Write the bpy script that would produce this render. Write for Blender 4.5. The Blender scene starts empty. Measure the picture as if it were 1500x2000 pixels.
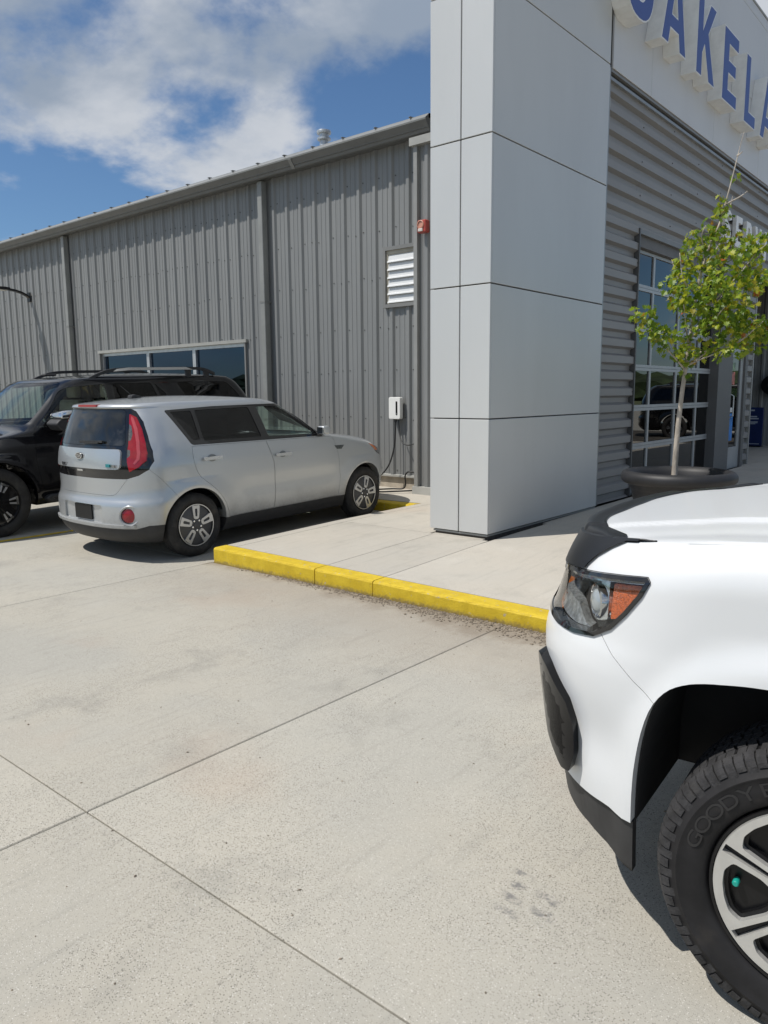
import bpy, bmesh, math, random
import numpy as np
from mathutils import Vector, Matrix
from mathutils.bvhtree import BVHTree
random.seed(7); RNG = np.random.RandomState(11)
SC = bpy.context.scene
COL = SC.collection
# ---------------------------------------------------------------- camera
cam_d = bpy.data.cameras.new('camera'); cam = bpy.data.objects.new('camera', cam_d); COL.objects.link(cam)
_r = Vector((0.766038, 0.642738, -0.008552)); _u = Vector((-0.091053, 0.121671, 0.988385)); _f = Vector((-0.636314, 0.756362, -0.151728))
_m = Matrix((_r, _u, -_f)).transposed().to_4x4(); _m.translation = (0, 0, 1.6)
cam.matrix_world = _m
cam_d.sensor_fit = 'HORIZONTAL'; cam_d.sensor_width = 36; cam_d.lens = 36*1493.96/1500
cam_d.clip_start = 0.05; cam_d.clip_end = 5000
SC.camera = cam
SC.render.engine = 'CYCLES'
SC.cycles.use_denoising = True
SC.cycles.max_bounces = 8; SC.cycles.transparent_max_bounces = 16
SC.cycles.sample_clamp_indirect = 6
# ---------------------------------------------------------------- sky and sun
CLOUDS = 4.0
SUN_EL = math.radians(58); SUN_AZ = (-0.57, -0.82)          # the side the sun stands on (x, y)
w = bpy.data.worlds.new('World'); SC.world = w; w.use_nodes = True
nt = w.node_tree; nt.nodes.clear()
def N(nt, t, **kw):
    n = nt.nodes.new(t)
    for k, v in kw.items():
        if k in n.inputs.keys() if isinstance(k, str) else False: n.inputs[k].default_value = v
        else: setattr(n, k, v)
    return n
def math_n(nt, op, a, b=None, c=None, clamp=False):
    n = nt.nodes.new('ShaderNodeMath'); n.operation = op; n.use_clamp = clamp
    for i, v in enumerate((a, b, c)):
        if v is None: continue
        if isinstance(v, (int, float)): n.inputs[i].default_value = v
        else: nt.links.new(v, n.inputs[i])
    return n.outputs[0]
def maprange(nt, v, a, b, c=0.0, d=1.0, smooth=True):
    n = nt.nodes.new('ShaderNodeMapRange'); n.interpolation_type = 'SMOOTHSTEP' if smooth else 'LINEAR'
    nt.links.new(v, n.inputs[0])
    for i, x in enumerate((a, b, c, d)): n.inputs[i+1].default_value = x
    return n.outputs[0]
def mixc(nt, f, a, b, mode='MIX'):
    n = nt.nodes.new('ShaderNodeMix'); n.data_type = 'RGBA'; n.blend_type = mode
    for s, v in ((n.inputs['Factor'], f), (n.inputs[6], a), (n.inputs[7], b)):
        if isinstance(v, (int, float)): s.default_value = v
        elif isinstance(v, tuple): s.default_value = (*v, 1) if len(v) == 3 else v
        else: nt.links.new(v, s)
    return n.outputs[2]
def noise(nt, vec, scale, detail=4, rough=.55, dist=0.0, out=0):
    n = nt.nodes.new('ShaderNodeTexNoise'); n.inputs['Scale'].default_value = scale
    n.inputs['Detail'].default_value = detail; n.inputs['Roughness'].default_value = rough; n.inputs['Distortion'].default_value = dist
    nt.links.new(vec, n.inputs['Vector']); return n.outputs[out]
sky = nt.nodes.new('ShaderNodeTexSky'); sky.sky_type = 'NISHITA'; sky.sun_disc = False
sky.sun_elevation = SUN_EL; sky.sun_rotation = math.atan2(SUN_AZ[0], SUN_AZ[1])
sky.air_density = 1.0; sky.dust_density = 0.6; sky.ozone_density = 1.6; sky.altitude = 250
tc = nt.nodes.new('ShaderNodeTexCoord'); sep = nt.nodes.new('ShaderNodeSeparateXYZ'); nt.links.new(tc.outputs['Generated'], sep.inputs[0])
zc = math_n(nt, 'ADD', math_n(nt, 'MAXIMUM', sep.outputs[2], 0.0), 0.34)
cx = math_n(nt, 'DIVIDE', sep.outputs[0], zc); cy = math_n(nt, 'DIVIDE', sep.outputs[1], zc)
comb = nt.nodes.new('ShaderNodeCombineXYZ'); nt.links.new(cx, comb.inputs[0]); nt.links.new(cy, comb.inputs[1]); comb.inputs[2].default_value = CLOUDS
big = noise(nt, comb.outputs[0], 0.85, 2, .5, 0.2)
fine = noise(nt, comb.outputs[0], 2.6, 10, .56, 0.1)
dens = math_n(nt, 'ADD', math_n(nt, 'MULTIPLY', big, 0.62), math_n(nt, 'MULTIPLY', fine, 0.55))
mask = maprange(nt, dens, 0.560, 0.640)
thick = maprange(nt, noise(nt, comb.outputs[0], 2.0, 7, .55, 0.15), 0.40, 0.60)
ccol = mixc(nt, thick, (9.2, 9.6, 10.2), (4.6, 5.5, 6.8))
hz = maprange(nt, sep.outputs[2], 0.0, 0.10)
mask = math_n(nt, 'MULTIPLY', mask, hz)
skyc = mixc(nt, 1.0, sky.outputs[0], (0.95, 1.22, 1.46), 'MULTIPLY')
skymix = mixc(nt, math_n(nt, 'MULTIPLY', mask, 0.93), skyc, ccol)
bg = nt.nodes.new('ShaderNodeBackground'); bg.inputs[1].default_value = 0.069
nt.links.new(skymix, bg.inputs[0]); wo = nt.nodes.new('ShaderNodeOutputWorld'); nt.links.new(bg.outputs[0], wo.inputs[0])
sd = bpy.data.lights.new('sun', 'SUN'); sd.energy = 4.5; sd.angle = math.radians(0.53); sd.color = (1.0, 0.955, 0.89)
so = bpy.data.objects.new('sun', sd); COL.objects.link(so)
_ce = math.cos(SUN_EL); _sv = Vector((SUN_AZ[0]*_ce, SUN_AZ[1]*_ce, math.sin(SUN_EL))).normalized()
so.rotation_euler = _sv.to_track_quat('Z', 'Y').to_euler(); so.location = (-20, -30, 60)
SC.view_settings.view_transform = 'Standard'; SC.view_settings.look = 'None'; SC.view_settings.exposure = -0.05; SC.view_settings.gamma = 1.0
SC.view_settings.use_curve_mapping = False

# ---------------------------------------------------------------- helpers
def link(o, parent=None):
    COL.objects.link(o)
    if parent is not None: o.parent = parent
    return o
def thing(name, label, cat, loc=(0, 0, 0), rot=(0, 0, 0), group=None):
    o = bpy.data.objects.new(name, None); o.empty_display_size = .2; link(o)
    o.location = loc; o.rotation_euler = rot; o['label'] = label; o['category'] = cat
    if group: o['group'] = group
    return o
def tag(o, label, cat, group=None):
    o['label'] = label; o['category'] = cat
    if group: o['group'] = group
    return o
def struct(o): o['kind'] = 'structure'; return o
def meshobj(name, me, mat, parent=None, loc=None):
    o = bpy.data.objects.new(name, me)
    if mat is not None:
        me.materials.clear()
        for m in (mat if isinstance(mat, (list, tuple)) else [mat]): me.materials.append(m)
    link(o, parent)
    if loc: o.location = loc
    return o
def mesh(verts, faces, smooth=False, fm=None, sharp=None):
    me = bpy.data.meshes.new('m'); me.from_pydata([tuple(v) for v in verts], [], [tuple(f) for f in faces]); me.update()
    if fm is not None: me.polygons.foreach_set('material_index', fm)
    if smooth:
        me.polygons.foreach_set('use_smooth', [True]*len(me.polygons))
        if sharp: me.set_sharp_from_angle(angle=math.radians(sharp))
    return me
class MB:
    """collects shapes into one mesh"""
    def __init__(s): s.v = []; s.f = []; s.m = []; s.cur = 0
    def add(s, v, f):
        b = len(s.v); s.v += [tuple(map(float, p)) for p in v]; s.f += [tuple(b+i for i in q) for q in f]; s.m += [s.cur]*len(f); return s
    def box(s, x0, x1, y0, y1, z0, z1):
        v = [(x, y, z) for z in (z0, z1) for x, y in ((x0, y0), (x1, y0), (x1, y1), (x0, y1))]
        return s.add(v, [(3, 2, 1, 0), (4, 5, 6, 7), (0, 1, 5, 4), (1, 2, 6, 5), (2, 3, 7, 6), (3, 0, 4, 7)])
    def prism(s, poly, axis, a, b):
        """poly: 2D points; axis 'x': (y,z), 'y': (x,z), 'z': (x,y); extruded a..b"""
        def P(p, t): return {'x': (t, p[0], p[1]), 'y': (p[0], t, p[1]), 'z': (p[0], p[1], t)}[axis]
        n = len(poly); area = sum(poly[i][0]*poly[(i+1) % n][1]-poly[(i+1) % n][0]*poly[i][1] for i in range(n))
        if (area > 0) == (axis == 'y'): poly = poly[::-1]
        if a > b: a, b = b, a
        v = [P(p, a) for p in poly]+[P(p, b) for p in poly]
        f = [tuple(range(n))[::-1], tuple(range(n, 2*n))]+[(i, (i+1) % n, n+(i+1) % n, n+i) for i in range(n)]
        return s.add(v, f)
    def tube(s, pts, rad, n=8, cap=True):
        pts = [Vector(p) for p in pts]; rs = rad if isinstance(rad, (list, tuple)) else [rad]*len(pts)
        v = []; up = Vector((0, 0, 1)); prev = None
        for i, p in enumerate(pts):
            t = (pts[min(i+1, len(pts)-1)]-pts[max(i-1, 0)]).normalized()
            if prev is None:
                a = t.cross(up if abs(t.z) < .9 else Vector((1, 0, 0))).normalized()
            else:
                a = (prev-t*prev.dot(t)).normalized()
            prev = a; b = t.cross(a)
            for k in range(n):
                an = 2*math.pi*k/n; v.append(p+(a*math.cos(an)+b*math.sin(an))*rs[i])
        f = [(i*n+k, i*n+(k+1) % n, (i+1)*n+(k+1) % n, (i+1)*n+k) for i in range(len(pts)-1) for k in range(n)]
        if cap: f += [tuple(range(n))[::-1], tuple(range((len(pts)-1)*n, len(pts)*n))]
        return s.add(v, f)
    def lathe(s, prof, n=32, axis='z', center=(0, 0, 0), closed=False):
        """prof: (radius, height) list"""
        v = []; c = center
        for r_, h in prof:
            for k in range(n):
                a = 2*math.pi*k/n; x, y = r_*math.cos(a), r_*math.sin(a)
                v.append({'z': (c[0]+x, c[1]+y, c[2]+h), 'x': (c[0]+h, c[1]+x, c[2]+y), 'y': (c[0]+y, c[1]+h, c[2]+x)}[axis])
        m = len(prof); rng = range(m) if closed else range(m-1)
        f = [(i*n+k, i*n+(k+1) % n, ((i+1) % m)*n+(k+1) % n, ((i+1) % m)*n+k) for i in rng for k in range(n)]
        if not closed:
            if prof[0][0] > 1e-6: f.append(tuple(range(n))[::-1])
            if prof[-1][0] > 1e-6: f.append(tuple(range((m-1)*n, m*n)))
        return s.add(v, f)
    def mesh(s, smooth=False, sharp=None):
        return mesh(s.v, s.f, smooth, s.m, sharp)
    def build(s, name, mat, parent=None, smooth=False, sharp=None, loc=None, bevel=0, seg=1):
        me = s.mesh()
        if bevel:
            bm = bmesh.new(); bm.from_mesh(me); bmesh.ops.remove_doubles(bm, verts=bm.verts, dist=1e-5)
            es = [e for e in bm.edges if len(e.link_faces) == 2 and e.calc_face_angle(0) > .5]
            bmesh.ops.bevel(bm, geom=es, offset=bevel, segments=seg, affect='EDGES', profile=.5); bm.to_mesh(me); bm.free()
        if smooth:
            me.polygons.foreach_set('use_smooth', [True]*len(me.polygons))
            if sharp: me.set_sharp_from_angle(angle=math.radians(sharp))
        return meshobj(name, me, mat, parent, loc)

# ---------------------------------------------------------------- materials
MATS = {}
def M(name, col, rough=.5, metal=0.0, var=.12, scale=4.0, bump=0.0, bscale=60, coat=0.0, spec=.5, streak=0.0, dirt=None, rvar=0.0, stretch=None):
    if name in MATS: return MATS[name]
    m = bpy.data.materials.new(name); m.use_nodes = True; t = m.node_tree; b = t.nodes['Principled BSDF']
    geo = t.nodes.new('ShaderNodeTexCoord'); vec = geo.outputs['Object']
    if stretch:
        mp = t.nodes.new('ShaderNodeMapping'); mp.inputs['Scale'].default_value = stretch; t.links.new(vec, mp.inputs[0]); vec = mp.outputs[0]
    c = tuple(col)
    if var > 0:
        n1 = noise(t, vec, scale, 5, .6)
        lo = tuple(x*(1-var) for x in c); hi = tuple(min(1, x*(1+var)) for x in c)
        cc = mixc(t, maprange(t, n1, .3, .7), lo, hi)
        if dirt:
            d = noise(t, vec, dirt[1], 6, .65)
            cc = mixc(t, math_n(t, 'MULTIPLY', maprange(t, d, dirt[2], dirt[2]+.2), dirt[3]), cc, dirt[0])
        t.links.new(cc, b.inputs['Base Color'])
    else: b.inputs['Base Color'].default_value = (*c, 1)
    b.inputs['Roughness'].default_value = rough; b.inputs['Metallic'].default_value = metal
    if rvar:
        rr = maprange(t, noise(t, vec, scale*2.3, 4), .3, .7, max(0, rough-rvar), rough+rvar); t.links.new(rr, b.inputs['Roughness'])
    b.inputs['Coat Weight'].default_value = coat; b.inputs['Coat Roughness'].default_value = .04
    b.inputs['Specular IOR Level'].default_value = spec
    if bump:
        bn = t.nodes.new('ShaderNodeBump'); bn.inputs['Strength'].default_value = bump; bn.inputs['Distance'].default_value = .01
        t.links.new(noise(t, vec, bscale, 3), bn.inputs['Height']); t.links.new(bn.outputs[0], b.inputs['Normal'])
    MATS[name] = m; return m
def glassmat(name, tint, gloss=1.0, rough=.0, ior=1.5):
    """thin pane: lets tinted light through, mirrors by Fresnel"""
    if name in MATS: return MATS[name]
    m = bpy.data.materials.new(name); m.use_nodes = True; t = m.node_tree; t.nodes.clear()
    o = t.nodes.new('ShaderNodeOutputMaterial'); tr = t.nodes.new('ShaderNodeBsdfTransparent'); tr.inputs[0].default_value = (*tint, 1)
    gl = t.nodes.new('ShaderNodeBsdfGlossy'); gl.inputs['Roughness'].default_value = rough; gl.inputs[0].default_value = (*gloss, 1) if isinstance(gloss, tuple) else (gloss, gloss, gloss, 1)
    fr = t.nodes.new('ShaderNodeFresnel'); fr.inputs[0].default_value = ior
    gg = t.nodes.new('ShaderNodeNewGeometry'); fac = math_n(t, 'MULTIPLY', fr.outputs[0], math_n(t, 'SUBTRACT', 1.0, gg.outputs['Backfacing']))
    mx = t.nodes.new('ShaderNodeMixShader'); t.links.new(fac, mx.inputs[0]); t.links.new(tr.outputs[0], mx.inputs[1]); t.links.new(gl.outputs[0], mx.inputs[2])
    t.links.new(mx.outputs[0], o.inputs[0]); MATS[name] = m; return m
def concrete(name, base, warm, speck=.7, debris=False):
    m = bpy.data.materials.new(name); m.use_nodes = True; t = m.node_tree; b = t.nodes['Principled BSDF']
    g = t.nodes.new('ShaderNodeNewGeometry'); vec = g.outputs['Position']
    oi = t.nodes.new('ShaderNodeObjectInfo')
    n1 = noise(t, vec, .55, 6, .6, .4); n2 = noise(t, vec, 2.3, 6, .62, .3); n3 = noise(t, vec, 14, 5, .6)
    c = mixc(t, maprange(t, n1, .36, .64), base, warm)
    dk = tuple(x*.74 for x in base); lt = tuple(min(1, x*1.14) for x in base)
    c = mixc(t, math_n(t, 'MULTIPLY', maprange(t, n2, .52, .74), .55), c, dk)
    c = mixc(t, math_n(t, 'MULTIPLY', maprange(t, n2, .46, .28), .45), c, lt)
    # broom / drag streaks
    mp = t.nodes.new('ShaderNodeMapping'); mp.inputs['Scale'].default_value = (9, .7, 1); mp.inputs['Rotation'].default_value = (0, 0, .25); t.links.new(vec, mp.inputs[0])
    st = noise(t, mp.outputs[0], 2.2, 5, .65)
    c = mixc(t, math_n(t, 'MULTIPLY', maprange(t, st, .52, .72), .34), c, dk)
    c = mixc(t, math_n(t, 'MULTIPLY', maprange(t, n3, .55, .75), .2), c, dk)
    # exposed aggregate specks, in worn patches
    v = t.nodes.new('ShaderNodeTexVoronoi'); v.inputs['Scale'].default_value = 230; t.links.new(vec, v.inputs['Vector'])
    v2 = t.nodes.new('ShaderNodeTexVoronoi'); v2.inputs['Scale'].default_value = 110; t.links.new(vec, v2.inputs['Vector'])
    sp = nt_sep(t, v.outputs['Color']); sp2 = nt_sep(t, v2.outputs['Color'])
    patch = maprange(t, noise(t, vec, 1.1, 4, .6), .40, .58, .35, 1.0)
    k1 = math_n(t, 'MULTIPLY', math_n(t, 'LESS_THAN', v.outputs['Distance'], .40), math_n(t, 'GREATER_THAN', sp, .70))
    k2 = math_n(t, 'MULTIPLY', math_n(t, 'LESS_THAN', v2.outputs['Distance'], .26), math_n(t, 'GREATER_THAN', sp2, .90))
    kk = math_n(t, 'MULTIPLY', math_n(t, 'MULTIPLY', math_n(t, 'MAXIMUM', k1, k2), patch), speck)
    c = mixc(t, kk, c, (.085, .08, .07))
    kl = math_n(t, 'MULTIPLY', math_n(t, 'MULTIPLY', math_n(t, 'LESS_THAN', v.outputs['Distance'], .42), math_n(t, 'LESS_THAN', sp, .09)), speck*.8)
    c = mixc(t, kl, c, (.62, .6, .56))
    # rusty / dusty tint in soft patches, slab to slab tint
    ru = maprange(t, noise(t, vec, .9, 3, .5), .58, .72)
    c = mixc(t, math_n(t, 'MULTIPLY', ru, .16), c, (.40, .27, .19))
    tint = maprange(t, oi.outputs['Random'], 0, 1, .95, 1.04, False)
    mu = t.nodes.new('ShaderNodeVectorMath'); mu.operation = 'SCALE'; t.links.new(c, mu.inputs[0]); t.links.new(tint, mu.inputs['Scale'])
    c = mu.outputs[0]
    if debris:
        c = debris(t, g, c)
    t.links.new(c, b.inputs['Base Color']); b.inputs['Roughness'].default_value = .88; b.inputs['Specular IOR Level'].default_value = .25
    bn = t.nodes.new('ShaderNodeBump'); bn.inputs['Strength'].default_value = .35; bn.inputs['Distance'].default_value = .004
    t.links.new(noise(t, vec, 160, 4, .7), bn.inputs['Height']); t.links.new(bn.outputs[0], b.inputs['Normal'])
    MATS[name] = m; return m
def nt_sep(t, col):
    s = t.nodes.new('ShaderNodeSeparateColor'); t.links.new(col, s.inputs[0]); return s.outputs[0]
def kerb_dirt(t, g, c):
    # washed-up dirt along the kerb foot, tyre scuffs by the truck
    s = t.nodes.new('ShaderNodeSeparateXYZ'); t.links.new(g.outputs['Position'], s.inputs[0])
    wob = math_n(t, 'MULTIPLY', math_n(t, 'SUBTRACT', noise(t, g.outputs['Position'], 3.0, 5, .7), .5), .7)
    d = math_n(t, 'ADD', math_n(t, 'SUBTRACT', 4.5, s.outputs[1]), wob)
    wid = maprange(t, s.outputs[0], -5.2, -2.6, .10, .34, False)
    band = math_n(t, 'MULTIPLY', math_n(t, 'LESS_THAN', s.outputs[1], 4.51), maprange(t, math_n(t, 'SUBTRACT', wid, d), -.05, .16))
    band = math_n(t, 'MULTIPLY', band, math_n(t, 'GREATER_THAN', s.outputs[0], -6.0))
    c = mixc(t, math_n(t, 'MULTIPLY', band, .6), c, (.155, .125, .095))
    soft = math_n(t, 'MULTIPLY', maprange(t, d, 1.5, .1), math_n(t, 'LESS_THAN', s.outputs[1], 4.51))
    c = mixc(t, math_n(t, 'MULTIPLY', math_n(t, 'MULTIPLY', soft, maprange(t, s.outputs[0], -6.6, -5.0)), .38), c, (.27, .215, .16))
    # tyre scuff: two rows of tread smudges
    for (sx, sy, hl_) in ((-1.142, 2.0, .17), (-1.035, 2.0, .10)):
        ax = math_n(t, 'ABSOLUTE', math_n(t, 'SUBTRACT', math_n(t, 'ADD', s.outputs[0], math_n(t, 'MULTIPLY', s.outputs[1], .27)), sx+.27*sy))
        ay = math_n(t, 'ABSOLUTE', math_n(t, 'SUBTRACT', s.outputs[1], sy))
        e = math_n(t, 'MULTIPLY', maprange(t, ax, .055, .015), maprange(t, ay, hl_, hl_*.6))
        blk = maprange(t, math_n(t, 'SINE', math_n(t, 'ADD', math_n(t, 'MULTIPLY', s.outputs[1], 98), math_n(t, 'MULTIPLY', noise(t, g.outputs['Position'], 9, 3), 7))), -.5, .6)
        e = math_n(t, 'MULTIPLY', math_n(t, 'MULTIPLY', e, blk), maprange(t, noise(t, g.outputs['Position'], 30, 6, .7), .40, .62))
        c = mixc(t, math_n(t, 'MULTIPLY', e, .75), c, (.14, .14, .145))
    return c
CONC = concrete('lot_concrete', (.382, .368, .326), (.42, .395, .338), .85, kerb_dirt)
WALK = concrete('walk_concrete', (.44, .415, .365), (.46, .425, .365), .28)
# ---------------------------------------------------------------- ground, slabs, walkway
me = mesh([(-1500, -1500, -.05), (1500, -1500, -.05), (1500, 1500, -.05), (-1500, 1500, -.05)], [(0, 1, 2, 3)])
ground = struct(meshobj('ground', me, M('far_ground', (.13, .15, .07), .95, var=.35, scale=.05)))
def lot_z(y): return max(0.0, .025*(y-4.5))
outer = struct(meshobj('outer_lot', mesh([(-90, -70, -.042), (80, -70, -.042), (80, 90, -.042), (-90, 90, -.042)], [(0, 1, 2, 3)]), CONC))
lot = bpy.data.objects.new('parking_lot', mesh([(-28.9, -14.2, -.03), (20.3, -14.2, -.03), (20.3, 7.7, -.03), (-28.9, 7.7, -.03)], [(0, 1, 2, 3)]))
lot.data.materials.append(M('joint_dirt', (.085, .075, .06), .95, var=.5, scale=6)); link(lot); struct(lot)
GX = [-2.685+3.285*k for k in range(-8, 8)]; GY = [1.372+3.128*k for k in range(-5, 2)]+[7.64]
JG = .0032
for i in range(len(GX)-1):
    for j in range(len(GY)-1):
        x0, x1, y0, y1 = GX[i]+JG, GX[i+1]-JG, GY[j]+JG, GY[j+1]-JG
        if y0 > 4.4 and x1 > -5.9: continue                 # the raised walkway stands here
        n = 1; e = .004; mb = MB()
        za, zb = lot_z(GY[j]), lot_z(GY[j+1])
        # top with a worn, slightly rounded arris
        v = [(x0, y0, za-e), (x1, y0, za-e), (x1, y1, zb-e), (x0, y1, zb-e), (x0+e, y0+e, za), (x1-e, y0+e, za), (x1-e, y1-e, zb), (x0+e, y1-e, zb)]
        v += [(x0, y0, -.028), (x1, y0, -.028), (x1, y1, -.028), (x0, y1, -.028)]
        mb.add(v, [(4, 5, 6, 7), (0, 1, 5, 4), (1, 2, 6, 5), (2, 3, 7, 6), (3, 0, 4, 7), (8, 9, 1, 0), (9, 10, 2, 1), (10, 11, 3, 2), (11, 8, 0, 3)])
        mb.build('concrete_slab', CONC, lot)
# yellow stall line between the two parked cars
YEL = M('yellow_paint', (.62, .44, .03), .75, var=.16, scale=9, dirt=((.36, .33, .27), 26, .60, .8), bump=.3, bscale=90)
mb = MB()
for (xa) in (-8.76, -12.0):
    for (ya, yb) in ((2.9, 4.49), (4.51, 7.6)):
        mb.add([(xa-.05, ya, lot_z(ya)+.004), (xa+.05, ya, lot_z(ya)+.004), (xa+.05, yb, lot_z(yb)+.004), (xa-.05, yb, lot_z(yb)+.004)], [(0, 1, 2, 3)])
mb.build('stall_marking', YEL, lot)
# walkway height
def wz(x, y):
    e = .149-.0113*(min(max(x, -5.97), -2.0)+5.95)
    pts = [(4.5, e), (6.2, .19), (8.7, .215), (12, .245), (40, .25)]
    if x < -5.97: pts = [(4.5, .19), (7.66, .19), (8.8, .235), (40, .25)]
    for (a, za), (b, zb) in zip(pts, pts[1:]):
        if y <= b: return za+(zb-za)*(y-a)/(b-a)
    return .25
walk = struct(bpy.data.objects.new('walkway', mesh([(-40, 7.70, .04), (-5.90, 7.70, .06), (-5.90, 4.56, .06), (14, 4.56, .06), (14, 30, .10), (-40, 30, .10)], [(0, 1, 2, 3, 4, 5)])))
walk.data.materials.append(M('joint_dirt', (.06, .05, .04))); link(walk)
def slab(name, x0, x1, y0, y1, mat, gap=.004, ny=4, parent=None, base=.0, fm=None):
    xs = np.linspace(x0+gap, x1-gap, 3); ys = np.linspace(y0+gap, y1-gap, ny+1); v = []; f = []
    for y in ys:
        for x in xs: v.append((x, y, wz(x, y)))
    nx = 3
    for j in range(ny):
        for i in range(nx-1): f.append((j*nx+i, j*nx+i+1, (j+1)*nx+i+1, (j+1)*nx+i))
    ring = [i for i in range(nx)]+[j*nx+nx-1 for j in range(1, ny+1)]+[ny*nx+i for i in range(nx-2, -1, -1)]+[j*nx for j in range(ny-1, 0, -1)]
    b = len(v); v += [(v[k][0], v[k][1], base) for k in ring]; n = len(ring)
    f += [(ring[k], b+k, b+(k+1) % n, ring[(k+1) % n]) for k in range(n)]
    me = mesh(v, f)
    bm = bmesh.new(); bm.from_mesh(me); bmesh.ops.recalc_face_normals(bm, faces=bm.faces); bm.to_mesh(me); bm.free()
    return meshobj(name, me, mat, parent or walk)
XS = [-5.95, -4.57, -3.912, -.62, 2.4, 5.4, 9.0]
for i in range(len(XS)-1):
    slab('walk_slab', XS[i]+(.15 if i == 0 else 0), XS[i+1], 4.66, 6.22 if i < 2 else 7.4, WALK, .0035)
slab('walk_slab', -5.80, -4.62, 6.22, 8.52, WALK, .0025)
for i in range(2, len(XS)-1):
    for (a, b) in ((7.4, 10.4), (10.4, 13.4), (13.4, 16.6), (16.6, 21.0)):
        slab('walk_slab', XS[i] if i > 2 else (-3.98 if a < 13 else -3.98), XS[i+1], a, b, WALK, .0035)
slab('walk_slab', -4.60, -3.99, 6.22, 8.52, WALK, .0025)
for a in (16.6,):
    slab('walk_slab', -9.0, -3.98, 15.0, 21.0, WALK, .004)
# stall-head walk along the metal wall
xx = -5.80
for k in range(9):
    slab('walk_slab', xx-3.0, xx, 7.82, 8.80, WALK, .004); xx -= 3.0
# kerbs: concrete top, front painted yellow
def kerb_mat():
    m = bpy.data.materials.new('painted_kerb'); m.use_nodes = True; t = m.node_tree; b = t.nodes['Principled BSDF']
    g = t.nodes.new('ShaderNodeNewGeometry'); P = g.outputs['Position']
    n1 = noise(t, P, 9, 5, .6); n2 = noise(t, P, 60, 5, .7); n3 = noise(t, P, 24, 6, .7)
    c = mixc(t, maprange(t, n1, .3, .7), (.52, .365, .012), (.62, .45, .022))
    c = mixc(t, math_n(t, 'MULTIPLY', maprange(t, n2, .52, .7), .5), c, (.36, .24, .015))
    sx = t.nodes.new('ShaderNodeSeparateXYZ'); t.links.new(P, sx.inputs[0])
    low = maprange(t, math_n(t, 'ADD', sx.outputs[2], math_n(t, 'MULTIPLY', math_n(t, 'SUBTRACT', n3, .5), .12)), .045, .0)
    c = mixc(t, math_n(t, 'MULTIPLY', low, .75), c, (.17, .125, .06))
    c = mixc(t, math_n(t, 'MULTIPLY', maprange(t, n3, .61, .66), .85), c, (.36, .33, .28))
    t.links.new(c, b.inputs['Base Color']); b.inputs['Roughness'].default_value = .7
    bn = t.nodes.new('ShaderNodeBump'); bn.inputs['Strength'].default_value = .55; bn.inputs['Distance'].default_value = .006
    t.links.new(n2, bn.inputs['Height']); t.links.new(bn.outputs[0], b.inputs['Normal']); return m
KERB = kerb_mat()
def kerb(x0, x1, yf, d=1):
    """front kerb stone facing -y at yf"""
    n = max(2, int((x1-x0)/.06)); v = []; f = []; fm = []
    xs = np.linspace(x0+.005, x1-.005, n+1)
    for k, x in enumerate(xs):
        zt = wz(x, yf+.05); jit = RNG.uniform(-.0025, .0025); chip = RNG.uniform(.004, .011)
        prof = [(yf+jit, -.02), (yf+jit, zt-.018+RNG.uniform(-.003, .003)), (yf+.007, zt-.005), (yf+.02+chip, zt), (yf+.153, wz(x, yf+.16)), (yf+.153, -.02)]
        v += [(x, y, z) for y, z in prof]
    m = 6
    for k in range(n):
        for q in range(5):
            f.append((k*m+q, (k+1)*m+q, (k+1)*m+q+1, k*m+q+1)); fm.append(0 if q <= 2 else 1)
    f.append(tuple(range(m))[::-1]); fm.append(1); f.append(tuple(n*m+q for q in range(m))); fm.append(1)
    me = mesh(v, f, False, fm); o = meshobj('kerb_stone', me, [KERB, WALK], walk); return o
for i in range(len(XS)-1): kerb(XS[i], XS[i+1], 4.5)
xx = -5.95
for k in range(8):
    kerb(xx-3.0, xx, 7.66); xx -= 3.0
# side edge beside the silver car
mb = MB(); ys = np.linspace(4.665, 7.82, 24); v = []; f = []
for y in ys: v += [(-5.95, y, -.02), (-5.95, y, wz(-5.95, y)-.012), (-5.938, y, wz(-5.95, y)), (-5.803, y, wz(-5.8, y)), (-5.803, y, -.02)]
for k in range(len(ys)-1):
    for q in range(4): f.append((k*5+q, k*5+q+1, (k+1)*5+q+1, (k+1)*5+q))
f += [(0, 1, 2, 3, 4), tuple(5*(len(ys)-1)+q for q in (4, 3, 2, 1, 0))]
mb.add(v, f).build('kerb_stone', WALK, walk)
# gravel and grit washed against the kerb
def pebbles(name, n, xr, fy, size, mat):
    v = []; f = []
    base = [(-1, 0, 0), (1, 0, 0), (0, -1, 0), (0, 1, 0), (0, 0, 1), (0, 0, -1)]
    tri = [(0, 2, 4), (2, 1, 4), (1, 3, 4), (3, 0, 4), (2, 0, 5), (1, 2, 5), (3, 1, 5), (0, 3, 5)]
    for _ in range(n):
        x = xr[0]+(xr[1]-xr[0])*random.random()**.55; y = fy(x); s = random.uniform(*size)*random.uniform(.5, 1)
        a = random.random()*6.28; k = random.uniform(.5, 1.9); ca, sa = math.cos(a), math.sin(a); b = len(v)
        for p in base:
            px, py = p[0]*s*k, p[1]*s; v.append((x+px*ca-py*sa, y+px*sa+py*ca, s*.35+p[2]*s*.6))
        f += [tuple(b+i for i in q) for q in tri]
    o = meshobj(name, mesh(v, f), mat); o['kind'] = 'stuff'; return o
GRIT = M('grit', (.20, .165, .125), .95, var=.55, scale=35)
pebbles('kerb_grit', 2600, (-5.6, -1.4), lambda x: 4.495-abs(random.gauss(0, .035+.075*max(0, (x+5.0)/3.0))), (.003, .012), GRIT)['label'] = 'brown grit and gravel washed against the foot of the yellow kerb'
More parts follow.
